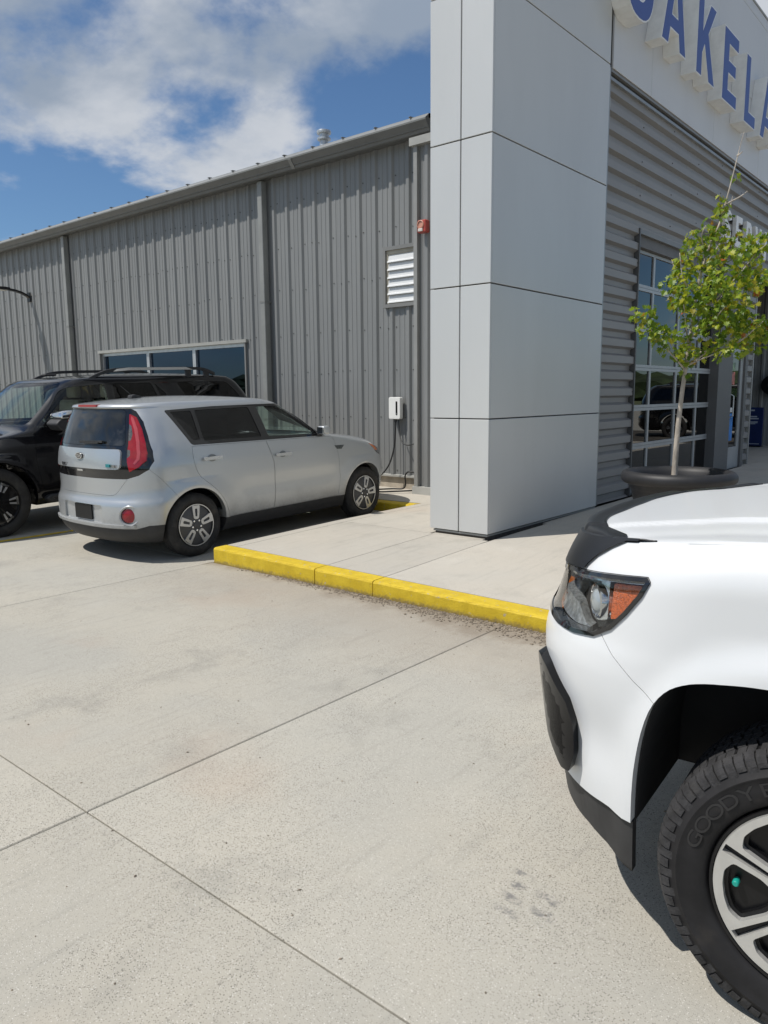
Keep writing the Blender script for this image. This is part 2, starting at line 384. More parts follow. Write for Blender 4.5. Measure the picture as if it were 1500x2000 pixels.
pebbles('lot_grit', 420, (-6, 1), lambda x: random.uniform(.4, 4.3), (.002, .006), GRIT)['label'] = 'scattered dark grit on the concrete lot'
# ---------------------------------------------------------------- grey metal building
WALLM = M('grey_siding', (.205, .21, .208), .42, .0, var=.07, scale=1.3, spec=.5, dirt=((.26, .25, .22), 3.0, .60, .5), stretch=(1, 1, .25))
TRIM = M('grey_trim', (.19, .19, .183), .4, 0, var=.08, scale=2)
TRIMD = M('dark_gap', (.03, .03, .032), .8, var=0)
ALU = M('aluminium', (.55, .56, .56), .38, .7, var=.08, scale=8)
WGLASS = glassmat('window_glass', (.025, .03, .035), (.55, .72, 1.0), 0, 1.75)
GY0 = 8.75
mbld = thing('metal_building', 'long grey ribbed metal building with gutter behind the parked cars', 'building', (-6.6, GY0, .235))
def W2(o): return (o[0]-mbld.location.x, o[1]-mbld.location.y, o[2]-mbld.location.z)
def part(mb, name, mat, parent, **k):
    """mb holds world coordinates; store them relative to the thing"""
    root = parent
    off = Vector((0, 0, 0))
    p = parent
    while p is not None: off += p.location; p = p.parent
    mb.v = [(x-off.x, y-off.y, z-off.z) for x, y, z in mb.v]
    return mb.build(name, mat, parent, **k)
# ribbed profile: one 0.915 m sheet with three ribs; x grows to the right
PIT = .305
def rib_profile(x0, x1, phase):
    """points (x, out) of the siding between x0 and x1; ribs centred at phase + k*PIT"""
    pts = []
    k0 = math.floor((x0-phase)/PIT)-1; k1 = math.ceil((x1-phase)/PIT)+1
    for k in range(k0, k1+1):
        c = phase+k*PIT
        pts += [(c-.052, 0), (c-.024, .032), (c+.024, .032), (c+.052, 0),
                (c+.105, 0), (c+.111, .006), (c+.135, .006), (c+.141, 0), (c+.195, 0), (c+.201, .006), (c+.225, .006), (c+.231, 0)]
    out = []
    def at(x):
        for (a, oa), (b, ob) in zip(pts, pts[1:]):
            if a <= x <= b and b > a: return oa+(ob-oa)*(x-a)/(b-a)
        return 0
    out = [(x0, at(x0))]+[p for p in pts if x0 < p[0] < x1]+[(x1, at(x1))]
    return out
def siding(x0, x1, z0, z1, y, phase, rel):
    pr = rib_profile(x0, x1, phase); n = len(pr); ox, oy, oz = rel
    v = [(x-ox, y-o-oy, z-oz) for z in (z0, z1) for x, o in pr]+[(x1-ox, y+.03-oy, z0-oz), (x0-ox, y+.03-oy, z0-oz), (x1-ox, y+.03-oy, z1-oz), (x0-ox, y+.03-oy, z1-oz)]
    f = [(i, i+1, n+i+1, n+i) for i in range(n-1)]
    f += [tuple([*range(n)][::-1]+[2*n+1, 2*n])[::1], tuple([*range(n, 2*n)]+[2*n+2, 2*n+3]), (n-1, 2*n, 2*n+2, 2*n-1), (2*n+1, 0, n, 2*n+3)]
    return mesh(v, f)
REL = tuple(mbld.location)
PH = -6.865
WIN = (-15.08, -10.42, .95, 2.50); LOU = (-7.25, -6.645, 2.88, 3.62)
shared = {}
xr = -6.40; k = 0
while xr > -30:
    xl = xr-.915; z0, z1 = .42, 5.06
    segs = [(xl, xr, z0, z1)]
    for (a, b, c, d) in (WIN, LOU):
        new = []
        for s in segs:
            if s[0] < b and s[1] > a and s[2] < d and s[3] > c:
                if s[0] < a: new.append((s[0], a, s[2], s[3]))
                if s[1] > b: new.append((b, s[1], s[2], s[3]))
                m0, m1 = max(s[0], a), min(s[1], b)
                new.append((m0, m1, d, s[3])); new.append((m0, m1, s[2], c))
            else: new.append(s)
        segs = new
    for s in segs:
        if len(segs) == 1 and 'full' in shared:
            o = bpy.data.objects.new('wall_panel', shared['full']); link(o, mbld); o.location.x = (xr-shared['xr'])
        else:
            me = siding(s[0]+.0005, s[1]-.0005, s[2], s[3], GY0, PH, REL); o = meshobj('wall_panel', me, WALLM, mbld)
            if len(segs) == 1: shared['full'] = me; shared['xr'] = xr
    xr = xl; k += 1
XL = xr
# core, foundation, base flashing
mb = MB().box(XL, -6.3, GY0+.32, 24, .2, 5.0); part(mb, 'interior_core', M('core_dark', (.04, .04, .04), .9, var=0), mbld)
mb = MB().box(XL, -6.40, GY0+.005, GY0+.30, .18, .40); part(mb, 'foundation', M('foundation', (.36, .32, .26), .9, var=.2, scale=5), mbld)
mb = MB().prism([(GY0-.045, .40), (GY0-.045, .425), (GY0+.02, .44), (GY0+.02, .40)], 'x', XL, -6.40); part(mb, 'base_flashing', M('light_trim', (.32, .32, .30), .45, var=.08), mbld)
# screws
mb = MB(); v = []
for zrow in (.50, 1.25, 1.95, 2.56, 3.27, 3.92, 4.62):
    x = PH
    while x > -20:
        for dx in ((-.075, .075) if RNG.rand() < .35 else (.075,)):
            xx, zz = x+dx, zrow+RNG.uniform(-.025, .025)
            if not (WIN[0]-.1 < xx < WIN[1]+.1 and WIN[2] < zz < WIN[3]+.05) and not (LOU[0]-.05 < xx and LOU[2]-.05 < zz < LOU[3]+.05):
                mb.lathe([(.0001, -.009), (.006, -.009), (.009, -.003), (.009, .0)], 6, 'y', (xx, GY0-.001, zz))
        x -= PIT
o = part(mb, 'siding_screws', M('screw_head', (.06, .06, .06), .5, .3, var=0), mbld); o['kind'] = 'stuff'
# gutter, eave trim
YG = 8.45
mb = MB().prism([(YG+.30, 5.02), (YG+.085, 4.985), (YG+.062, 4.995), (YG+.050, 5.030), (YG+.032, 5.034), (YG+.030, 5.044), (YG-.016, 5.105), (YG-.022, 5.118), (YG-.024, 5.135), (YG+.05, 5.195), (YG+.30, 5.21)], 'x', XL, -6.33)
part(mb, 'gutter', M('gutter_grey', (.12, .122, .118), .45, var=.08), mbld)
mb = MB().prism([(YG-.028, 5.114), (YG-.032, 5.134), (YG+.05, 5.202), (YG+.32, 5.224), (YG+.32, 5.216), (YG+.05, 5.194), (YG-.024, 5.130), (YG-.022, 5.116)], 'x', XL, -6.33)
part(mb, 'eave_trim', M('eave_trim', (.21, .214, .208), .35, var=.06), mbld)
mb = MB().prism([(YG+.06, 4.99), (YG-.026, 5.10), (YG-.03, 5.116), (YG+.02, 5.10), (YG+.09, 4.99)], 'x', -8.925, -8.86); part(mb, 'gutter_joint', TRIM, mbld)
# roof with seams
rs = .075
mb = MB().add([(XL, YG+.04, 5.20), (-6.33, YG+.04, 5.20), (-6.33, 24, 5.2+rs*15.5), (XL, 24, 5.2+rs*15.5), (XL, YG+.04, 5.14), (-6.33, YG+.04, 5.14), (-6.33, 24, 5.14+rs*15.5), (XL, 24, 5.14+rs*15.5)],
              [(0, 1, 2, 3), (7, 6, 5, 4), (0, 4, 5, 1), (1, 5, 6, 2), (2, 6, 7, 3), (3, 7, 4, 0)])
roof = part(mb, 'roof', M('roof_metal', (.35, .36, .36), .4, .3, var=.08), mbld)
x = -6.62
mbs = MB().prism([(YG-.01, 5.20), (YG+.02, 5.217), (YG+.08, 5.222), (24, 5.225+rs*15.5), (24, 5.19+rs*15.5), (YG+.05, 5.19)], 'x', -.007, .007)
sm = None; i = 0
while x > XL:
    if sm is None:
        mbs.v = [(a+x-REL[0], b-REL[1], c-REL[2]) for a, b, c in mbs.v]; o = mbs.build('roof_seam', TRIM, roof); sm = o.data
    else:
        o = bpy.data.objects.new('roof_seam', sm); link(o, roof); o.location.x = -.61*i
    x -= .61; i += 1
# downspouts
for xd in (-9.80, -16.14, -22.5):
    mb = MB().box(xd-.055, xd+.055, GY0-.145, GY0-.035, .40, 4.99)
    d = part(mb, 'downspout', M('downspout', (.235, .24, .23), .4, var=.08), mbld, bevel=.008)
    for zz in (1.2, 3.1): part(MB().box(xd-.062, xd+.062, GY0-.150, GY0-.002, zz, zz+.03), 'strap', TRIM, d)
    mb = MB().box(xd-.10, xd-.068, GY0-.034, GY0-.003, .42, 5.0); part(mb, 'joint_strip', TRIM, d)
# window band
def bars(rects, y0, y1): 
    mb = MB()
    for (a, b, c, d) in rects: mb.box(a, b, y0, y1, c, d)
    return mb
wx0, wx1, wz0, wz1 = WIN
xm = [wx0, -13.40, -11.91, wx1]
part(bars([(wx0-.06, wx1+.06, wz1, wz1+.055)], GY0-.055, GY0+.1), 'window_head_flashing', M('light_trim', (.32, .32, .30)), mbld)
part(bars([(wx1, wx1+.03, wz0, wz1), (wx0-.03, wx0, wz0, wz1), (wx0-.03, wx1+.03, wz0-.05, wz0)], GY0-.045, GY0+.1), 'window_jamb_trim', TRIM, mbld)
for i in range(3):
    a, b = xm[i], xm[i+1]
    wn = part(bars([(a+.001, a+.045, wz0, wz1), (b-.045, b-.001, wz0, wz1), (a+.045, b-.045, wz1-.06, wz1), (a+.045, b-.045, wz0, wz0+.06)], GY0+.01, GY0+.09), 'window_frame', ALU, mbld)
    mb = MB().box(a+.045, b-.045, GY0+.055, GY0+.065, wz0+.06, wz1-.06); part(mb, 'pane', WGLASS, wn)
mb = MB().box(wx0-.03, wx1+.03, GY0+.28, GY0+.30, wz0, wz1); part(mb, 'room_backing', M('room_dark', (.012, .013, .015), .9, var=0), mbld)
# louvre
lx0, lx1, lz0, lz1 = LOU
lf = part(bars([(lx0-.045, lx0, lz0-.05, lz1+.05), (lx1, lx1+.045, lz0-.05, lz1+.05), (lx0, lx1, lz1, lz1+.05), (lx0, lx1, lz0-.05, lz0)], GY0-.06, GY0+.08), 'louvre_frame', TRIM, mbld)
li = part(bars([(lx0, lx0+.03, lz0, lz1), (lx0+.03, lx1, lz1-.05, lz1), (lx0+.03, lx1, lz0, lz0+.02)], GY0-.03, GY0+.06), 'louvre_liner', M('louvre_liner', (.40, .37, .30), .5, var=.15), mbld)
LOUV = M('louvre_metal', (.66, .67, .67), .5, .15, var=.05)
nb = 6; hh = (lz1-.05-lz0-.02)/nb; sm = None
for i in range(nb):
    zb = lz0+.02+i*hh
    mb = MB().prism([(GY0-.052, zb-.004), (GY0-.048, zb+.014), (GY0-.030, zb+.024), (GY0-.022, zb+hh*.75), (GY0-.006, zb+hh+.004), (GY0+.004, zb+hh), (GY0-.012, zb+hh*.75), (GY0-.020, zb+.02), (GY0-.038, zb+.006)], 'x', lx0+.03, lx1)
    if sm is None: o = part(mb, 'louvre_blade', LOUV, lf); sm = o.data; z0b = zb
    else: o = bpy.data.objects.new('louvre_blade', sm); link(o, lf); o.location.z = zb-z0b
mb = MB().box(lx0, lx1, GY0+.09, GY0+.11, lz0, lz1); part(mb, 'louvre_backing', TRIMD, mbld)
# roof vent pipe
vp = thing('roof_vent_pipe', 'galvanised vent pipe with round cap on the grey roof', 'vent pipe', (-9.68, 10.0, 5.30))
GALV = M('galvanised', (.50, .52, .53), .4, .75, var=.15, scale=14)
MB().lathe([(.075, 0), (.075, .58), (.07, .60)], 20, 'z').build('pipe', GALV, vp, smooth=True, sharp=40)
MB().lathe([(.16, .005), (.10, .06), (.078, .10)], 20, 'z').build('flashing_boot', GALV, vp, smooth=True, sharp=40)
MB().lathe([(.10, .60), (.115, .605), (.115, .635), (.10, .64), (.085, .64), (.085, .70), (.12, .705), (.125, .73), (.12, .75), (.04, .775), (.001, .78)], 24, 'z').build('cap', GALV, vp, smooth=True, sharp=35)
# wall light on a curved arm
wl = thing('wall_light', 'black curved-arm wall light on the grey siding at far left', 'wall light', (-17.98, GY0-.035, 3.88))
BLK = M('black_metal', (.012, .012, .013), .35, .2, var=.1)
MB().box(-.07, .07, -.03, .0, -.10, .12).build('wall_plate', BLK, wl, bevel=.008)
mb = MB(); pts = [(0, -.02, 0), (0, -.08, .05), (0, -.18, .095), (0, -.32, .13), (0, -.5, .15)]
vv = []; ff = []
for i, (x, y, z) in enumerate(pts):
    hw, th = .05, .022
    vv += [(x-hw, y, z-th), (x+hw, y, z-th), (x+hw, y, z+th), (x-hw, y, z+th)]
for i in range(len(pts)-1):
    for q in range(4): ff.append((i*4+q, i*4+(q+1) % 4, (i+1)*4+(q+1) % 4, (i+1)*4+q))
ff += [(3, 2, 1, 0), tuple(4*(len(pts)-1)+q for q in range(4))]
mb.add(vv, ff).build('arm', BLK, wl)
mb = MB().prism([(-.48, .12), (-.95, .12), (-.98, .135), (-.9, .17), (-.6, .185), (-.48, .175)], 'x', -.13, .13); hd = mb.build('lamp_head', BLK, wl, bevel=.01)
MB().box(-.10, .10, -.92, -.54, .112, .1195).build('lens', M('lamp_lens', (.55, .55, .5), .3, var=0), hd)
# red fire strobe
fs = thing('fire_horn_strobe', 'red fire alarm horn strobe box high on the corner strip', 'fire alarm', (-6.375, 8.46, 3.79))
RED = M('alarm_red', (.36, .06, .045), .4, var=.15)
MB().box(-.07, .07, -.07, .03, -.08, .08).build('housing', RED, fs, bevel=.012)
MB().lathe([(.055, 0), (.055, -.012), (.045, -.016), (.045, -.004), (.001, -.004)], 20, 'y', (-.01, -.07, .02)).build('horn_grille', M('alarm_pale', (.45, .22, .16), .5, var=.2), fs)
MB().box(-.045, .03, -.09, -.07, -.07, -.03).build('strobe_lens', M('strobe', (.6, .55, .5), .15, var=0), fs, bevel=.006)

# ---------------------------------------------------------------- service building with portal column
svc = thing('service_building', 'service building with white panel portal, blue letters and glazed garage door', 'building', (-4.0, 8.5, .2))
SILV = M('silver_panel', (.55, .56, .555), .34, .15, var=.035, scale=.8, bump=.12, bscale=1.3, dirt=((.50, .51, .50), 2.2, .58, .35), stretch=(1, 1, .3))
REVEAL = M('panel_reveal', (.06, .06, .062), .6, var=0)
PX0, PX1, PY0, PY1 = -4.645, -3.95, 6.258, 8.72
rows = [.235, 1.36, 2.617, 3.935, 5.222, 6.45, 7.68]
G = .006; TH = .028
def panel(x0, x1, y0, y1, z0, z1, parent, mat=SILV): return part(MB().box(x0, x1, y0, y1, z0, z1), 'facade_panel', mat, parent, bevel=.003)
colp = part(MB().box(PX0+TH, PX1-TH, PY0+TH, PY1, .26, 7.6), 'portal_column', REVEAL, svc)
for a, b in zip(rows, rows[1:]):
    panel(PX0, -4.293-G, PY0, PY0+TH-.002, a+G, b-G, colp)
    panel(-4.293+G, PX1-.0005, PY0, PY0+TH-.002, a+G, b-G, colp)
    panel(PX1-TH+.002, PX1, PY0+TH, PY1-.03, a+G, b-G, colp)
    panel(PX0, PX0+TH-.002, PY0+TH, PY1-.25, a+G, b-G, colp)
part(MB().box(PX1-TH, PX1-.008, PY1-.03+G, PY1+.01, .24, 5.2), 'edge_channel', M('edge_alu', (.30, .31, .31), .4, .5, var=.05), colp)
part(MB().box(PX0+.05, PX1-.02, PY0+.03, PY1, .17, .222), 'column_base', M('base_dark', (.05, .045, .04), .8, var=.4, scale=20), svc)
part(MB().box(PX0+.035, PX1-.012, PY0+.014, PY1-.02, .215, .232), 'base_trim', M('edge_alu', (.30, .31, .31)), svc)
# fascia: panels in two rows and a cap
fas = part(MB().box(-4.6, PX1-TH, 8.72, 22.0, 5.20, 7.62), 'fascia', REVEAL, svc)
FW = M('fascia_panel', (.60, .60, .60), .42, .1, var=.03, scale=.7, dirt=((.48, .48, .47), 1.8, .6, .35), stretch=(1, 1, .3))
fy = [8.765, 9.89, 12.28, 14.67, 17.06, 19.45, 21.9]
for a, b in zip(fy, fy[1:]):
    for c, d in ((5.205, 6.30), (6.30, 7.53), (7.53, 7.69)):
        panel(PX1-TH+.002, PX1, a+.003, b-.003, c+.003, d-.003, fas, FW)
part(MB().box(-4.62, PX1+.01, 8.74, 22.0, 7.69, 7.72), 'parapet_cap', M('light_trim', (.32, .32, .30)), svc)
part(MB().box(-4.14, PX1-.012, 8.75, 22.0, 5.17, 5.198), 'soffit_trim', TRIM, svc)
part(MB().box(-4.14, PX1-.05, 8.75, 22.0, 5.135, 5.168), 'soffit_reveal', TRIMD, svc)
part(MB().box(-4.13, PX1-.03, 8.75, 22.0, 5.10, 5.134), 'soffit_flashing', M('edge_alu', (.30, .31, .31)), svc)
# horizontally corrugated cladding on the side facade
CLAD = M('corrugated_cladding', (.265, .255, .245), .45, .15, var=.06, scale=1.6, dirt=((.26, .23, .2), 2.0, .55, .4), stretch=(1, .2, 1))
def clad(y0, y1, z0, z1, x=-4.075, pit=.203, dep=.055):
    pr = []; zz = z0; k = 0
    zs = 5.10
    pts = []
    while zs > -1:
        # going down: outer flat, slope in, inner flat, slope out
        pts += [(zs, dep), (zs-.085, dep), (zs-.112, 0), (zs-.172, 0), (zs-.203, dep)]; zs -= pit
    def at(z):
        for (a, oa), (b, ob) in zip(pts, pts[1:]):
            if b <= z <= a: return ob+(oa-ob)*(z-b)/(a-b) if a > b else oa
        return dep
    pr = [(z0, at(z0))]+[p for p in pts[::-1] if z0 < p[0] < z1]+[(z1, at(z1))]
    pp = [pr[0]]
    for p in pr[1:]:
        if p[0]-pp[-1][0] > 1e-5: pp.append(p)
    pr = pp; n = len(pr)
    v = [(x+o, y, z) for y in (y0, y1) for z, o in pr]+[(x-.03, y0, z0), (x-.03, y0, z1), (x-.03, y1, z0), (x-.03, y1, z1)]
    f = [(i, n+i, n+i+1, i+1) for i in range(n-1)]
    f += [tuple([*range(n)]+[2*n+1, 2*n]), tuple([*range(n, 2*n)][::-1]+[2*n+2, 2*n+3]), (0, 2*n, 2*n+2, n), (n-1, 2*n-1, 2*n+3, 2*n+1)]
    o = part(MB().add(v, f), 'corrugated_sheet', CLAD, svc); return o
DY0, DY1 = 9.87, 13.28
clad(8.735, DY0-.02, .23, 3.35); clad(8.735, DY0-.02, 3.353, 5.10)
for (a, b) in ((DY0-.018, 11.6), (11.603, 13.9), (13.903, 16.2), (16.203, 18.6), (18.603, 21.9)):
    clad(a, b, 3.66 if b < 16 else 3.70, 5.10)
clad(13.94, 15.36, 2.36, 3.655 if False else 3.65)
clad(15.0, 15.36, .25, 2.355)
# screws on cladding
mb = MB()
for yi, yy in enumerate(np.arange(8.80, 21, 1.05)):
    for kk in range(yi % 2, 24, 2):
        zz = 5.06-.203*kk
        if yy > DY0 and zz < 3.7: continue
        mb.lathe([(.0001, .008), (.006, .008), (.008, .003), (.008, 0)], 6, 'x', (-4.02, yy+RNG.uniform(-.02, .02), zz))
part(mb, 'cladding_screws', M('screw_head', (.06, .06, .06)), svc)['kind'] = 'stuff'
# garage door
XD = -4.17
part(MB().box(-4.16, -4.005, DY0-.018, DY0+.012, .235, 3.66), 'door_jamb', M('jamb_dark', (.10, .10, .10), .45, var=.06), svc)
part(MB().box(-4.16, -4.012, DY0+.012, 13.28, 3.60, 3.655), 'door_head_trim', TRIM, svc)
part(MB().box(-4.20, -4.06, DY0+.012, 13.62, 3.46, 3.598), 'door_header', M('header_bronze', (.13, .12, .11), .5, var=.1), svc)
gd = thing('garage_door', 'glazed aluminium sectional garage door behind the potted tree', 'garage door', (XD, 9.72, .235))
zr = [.235, .865, 1.39, 1.932, 2.45, 2.98, 3.455]; yc = [9.72, 10.70, 11.73, 12.69, 13.62]
GGL = glassmat('garage_glass', (.06, .065, .065), 1.0, 0, 1.62)
ALW = M('door_aluminium', (.42, .43, .43), .4, .35, var=.05)
for i in range(6):
    z0, z1 = zr[i], zr[i+1]
    rects = MB().box(XD, XD+.045, yc[0], yc[-1], z1-.04, z1-.002).box(XD, XD+.045, yc[0], yc[-1], z0+.002, z0+.04)
    for j, y in enumerate(yc): rects.box(XD+.0015, XD+.0435, y-.03 if j else y, y+.03 if j < 4 else y, z0+.04, z1-.04)
    sec = part(rects, 'door_section', ALW, gd)
    for j in range(4):
        part(MB().box(XD+.018, XD+.026, yc[j]+.03, yc[j+1]-.03, z0+.04, z1-.04), 'pane', GGL, sec)
part(MB().box(XD-.012, XD+.052, yc[-1], yc[-1]+.03, .235, 3.46), 'door_track', ALW, gd)
# room behind the glazed door
part(MB().box(-9.0, -8.95, 9.0, 15.3, .2, 4.0).box(-9.0, -4.2, 15.28, 15.3, .2, 4.0).box(-9.0, -4.2, 9.0, 9.02, .2, 4.0).box(-9, -4.2, 9.0, 15.3, 3.95, 4.0), 'workshop_wall', M('workshop_wall', (.16, .17, .17), .8, var=.1), svc)
part(MB().box(-9.0, -4.2, 9.0, 15.3, .18, .215), 'workshop_floor', M('workshop_floor', (.18, .18, .17), .5, var=.2), svc)
# pilaster, entry door
PIL = M('dark_pilaster', (.125, .122, .118), .5, var=.06, scale=2)
part(MB().box(-4.25, -3.99, 13.30, 14.06, .235, 3.62), 'pilaster', PIL, svc)
ed = thing('entry_door', 'aluminium glass entry door with posters and blue sticker', 'door', (-4.08, 14.07, .24))
part(MB().box(-4.085, -4.035, 14.07, 14.15, .24, 2.34).box(-4.085, -4.035, 14.70, 14.86, .24, 2.34).box(-4.085, -4.035, 14.15, 14.70, 2.18, 2.34).box(-4.085, -4.035, 14.15, 14.70, .24, .62), 'door_frame', ALW, ed, bevel=.004)
part(MB().box(-4.065, -4.055, 14.15, 14.70, .62, 2.18), 'pane', GGL, ed)
part(MB().tube([(-4.03, 14.19, 1.55), (-3.98, 14.19, 1.52), (-3.98, 14.19, 1.18), (-4.03, 14.19, 1.15)], .012, 8), 'pull_handle', ALU, ed)
part(MB().box(-4.054, -4.052, 14.22, 14.46, .74, 1.12).box(-4.054, -4.052, 14.22, 14.46, 1.125, 1.22), 'blue_sticker', M('sticker_blue', (.03, .22, .62), .4, var=.25, scale=9), ed)
part(MB().box(-4.054, -4.052, 14.26, 14.44, 1.72, 1.94), 'poster', M('poster_red', (.42, .12, .09), .5, var=.7, scale=14), ed)
part(MB().box(-4.054, -4.052, 14.28, 14.44, 1.96, 2.1), 'notice', M('poster_green', (.22, .33, .2), .5, var=.6, scale=14), ed)
part(MB().box(-4.054, -4.052, 14.24, 14.40, 1.24, 1.32), 'notice', M('paper', (.7, .7, .68), .6, var=.1), ed)
part(MB().box(-4.11, -4.06, 14.03, 14.87, 2.34, 2.40).box(-4.11, -4.0, 14.86, 15.0, .235, 2.40), 'door_surround', PIL, svc)
# drive-through bay: side returns, back wall with vertical siding
BAYW = M('bay_siding', (.27, .275, .27), .5, var=.06)
part(MB().box(-9.0, -4.13, 15.30, 15.42, .23, 5.0), 'bay_side_wall', PIL, svc)
me = siding(-9.0, -3.4, .25, 5.0, 20.9, -4.0, (svc.location.x, svc.location.y, svc.location.z)); meshobj('bay_back_wall', me, BAYW, svc)
part(MB().box(-9.0, -4.13, 15.3, 21.0, 5.0, 5.09), 'bay_ceiling', M('bay_ceiling', (.3, .3, .29), .8, var=.05), svc)
part(MB().box(-9.1, -9.0, 15.3, 21.0, .23, 5.0), 'bay_end_wall', BAYW, svc)
part(MB().box(-4.10, -4.02, 15.40, 15.46, .25, 3.70).box(-4.10, -4.02, 15.46, 20.8, 3.62, 3.70), 'bay_trim', M('light_trim', (.32, .32, .30)), svc)
# front return facing the car park, beside the grey wall
me = siding(-6.535, -4.05, .32, 4.83, 8.52, -6.37, tuple(svc.location)); meshobj('return_siding', me, WALLM, svc)
part(MB().box(-6.56, -6.50, 8.46, 8.8, .30, 4.83), 'corner_trim', M('corner_trim', (.25, .25, .24), .4, var=.06), svc)
part(MB().box(-6.60, -4.0, 8.42, 8.84, 4.83, 4.93), 'return_cap', M('light_trim', (.32, .32, .30)), svc)
part(MB().box(-6.52, -4.0, 8.56, 8.74, .2, 4.83), 'return_core', M('core_dark', (.04, .04, .04)), svc)
part(MB().box(-6.58, -4.05, 8.44, 8.56, .20, .32), 'return_base', M('foundation_grey', (.33, .33, .31), .8, var=.15), svc)
# ---------------------------------------------------------------- lettering
def letter_shape(ch):
    """outer loop and holes in a unit-height box"""
    if ch == 'A': return .86, [[(0, 0), (.235, 0), (.29, .2), (.57, .2), (.625, 0), (.86, 0), (.56, 1), (.30, 1)], [(.335, .38), (.43, .76), (.525, .38)]]
    if ch == 'K': return .80, [[(0, 0), (.23, 0), (.23, .30), (.31, .42), (.53, 0), (.80, 0), (.46, .60), (.77, 1), (.50, 1), (.23, .62), (.23, 1), (0, 1)]]
    if ch == 'E': return .62, [[(0, 0), (.62, 0), (.62, .2), (.23, .2), (.23, .41), (.54, .41), (.54, .60), (.23, .60), (.23, .8), (.62, .8), (.62, 1), (0, 1)]]
    if ch == 'L': return .60, [[(0, 0), (.60, 0), (.60, .2), (.23, .2), (.23, 1), (0, 1)]]
    if ch == 'I': return .22, [[(0, 0), (.22, 0), (.22, 1), (0, 1)]]
    if ch == 'V': return .80, [[(.28, 0), (.52, 0), (.80, 1), (.56, 1), (.40, .32), (.24, 1), (0, 1)]]
    if ch == 'R': return .70, [[(0, 0), (.22, 0), (.22, .36), (.32, .36), (.46, 0), (.70, 0), (.53, .40), (.64, .52), (.66, .70), (.60, .90), (.44, 1), (0, 1)], [(.22, .54), (.40, .54), (.44, .60), (.45, .72), (.40, .81), (.22, .81)]]
    if ch == 'O':
        o = [(.42+.42*math.copysign(abs(math.cos(a))**.8, math.cos(a)), .5+.52*math.copysign(abs(math.sin(a))**.8, math.sin(a))) for a in np.linspace(0, 2*math.pi, 33)[:-1]]
        i = [(.42+.19*math.copysign(abs(math.cos(a))**.8, math.cos(a)), .5+.31*math.copysign(abs(math.sin(a))**.8, math.sin(a))) for a in np.linspace(0, 2*math.pi, 25)[:-1]]
        return .84, [o, i]
    if ch == 'S':
        c = [(.60, .74), (.56, .87), (.45, .93), (.32, .93), (.19, .86), (.14, .74), (.20, .62), (.34, .54), (.48, .45), (.55, .30), (.50, .16), (.38, .08), (.24, .08), (.11, .15), (.08, .28)]
        L = []; R = []
        for k, p in enumerate(c):
            q = c[min(k+1, len(c)-1)]; o = c[max(k-1, 0)]; d = Vector((q[0]-o[0], q[1]-o[1])).normalized(); n = Vector((-d.y, d.x))*.10
            L.append((p[0]+n.x, p[1]+n.y)); R.append((p[0]-n.x, p[1]-n.y))
        return .68, [L+R[::-1]]
def flat_fill(loops):
    from mathutils.geometry import delaunay_2d_cdt
    pts = []; edges = []
    for lp in loops:
        b = len(pts); pts += [Vector(p) for p in lp]; n = len(lp); edges += [(b+i, b+(i+1) % n) for i in range(n)]
    def ins(p, lp):
        c = False; n = len(lp)
        for i in range(n):
            (x0, y0), (x1, y1) = lp[i], lp[(i+1) % n]
            if (y0 > p[1]) != (y1 > p[1]) and p[0] < (x1-x0)*(p[1]-y0)/(y1-y0)+x0: c = not c
        return c
    vs, es, fs, *_ = delaunay_2d_cdt(pts, edges, [], 0, 1e-6)
    out = []
    for f_ in fs:
        c = sum((vs[i] for i in f_), Vector((0, 0)))/len(f_)
        k = sum(ins(c, lp) for lp in loops)
        if k % 2 == 1: out.append(tuple(f_))
    return [tuple(v) for v in vs], out
def extrude_flat(vs, fs, place, d0, d1):
    """solid from a filled flat shape; place(u, v, d) -> point"""
    bm = bmesh.new(); vv = [bm.verts.new(place(u, v_, d1)) for u, v_ in vs]
    F = [bm.faces.new([vv[i] for i in f_]) for f_ in fs]
    r_ = bmesh.ops.extrude_face_region(bm, geom=F)
    dv = Vector(place(0, 0, d0))-Vector(place(0, 0, d1))
    bmesh.ops.translate(bm, verts=[g for g in r_['geom'] if isinstance(g, bmesh.types.BMVert)], vec=dv)
    bmesh.ops.recalc_face_normals(bm, faces=bm.faces)
    me = bpy.data.meshes.new('m'); bm.to_mesh(me); bm.free(); return me
def inset_flat(vs, fs, t):
    bm = bmesh.new(); vv = [bm.verts.new((u, v_, 0)) for u, v_ in vs]; F = [bm.faces.new([vv[i] for i in f_]) for f_ in fs]
    bm.normal_update(); bmesh.ops.inset_region(bm, faces=F, thickness=t, use_boundary=True, use_even_offset=True)
    bm.verts.index_update(); keep = [f_ for f_ in F if f_.is_valid]
    ids = {}; ov = []; of = []
    for f_ in keep:
        q = []
        for v_ in f_.verts:
            if v_.index not in ids: ids[v_.index] = len(ov); ov.append((v_.co.x, v_.co.y))
            q.append(ids[v_.index])
        of.append(tuple(q))
    bm.free(); return ov, of
BLUE = M('sign_blue', (.020, .06, .27), .35, var=.05); WHT = M('letter_white', (.82, .82, .81), .4, var=.04); RET = M('letter_return', (.80, .80, .78), .45, var=.08)
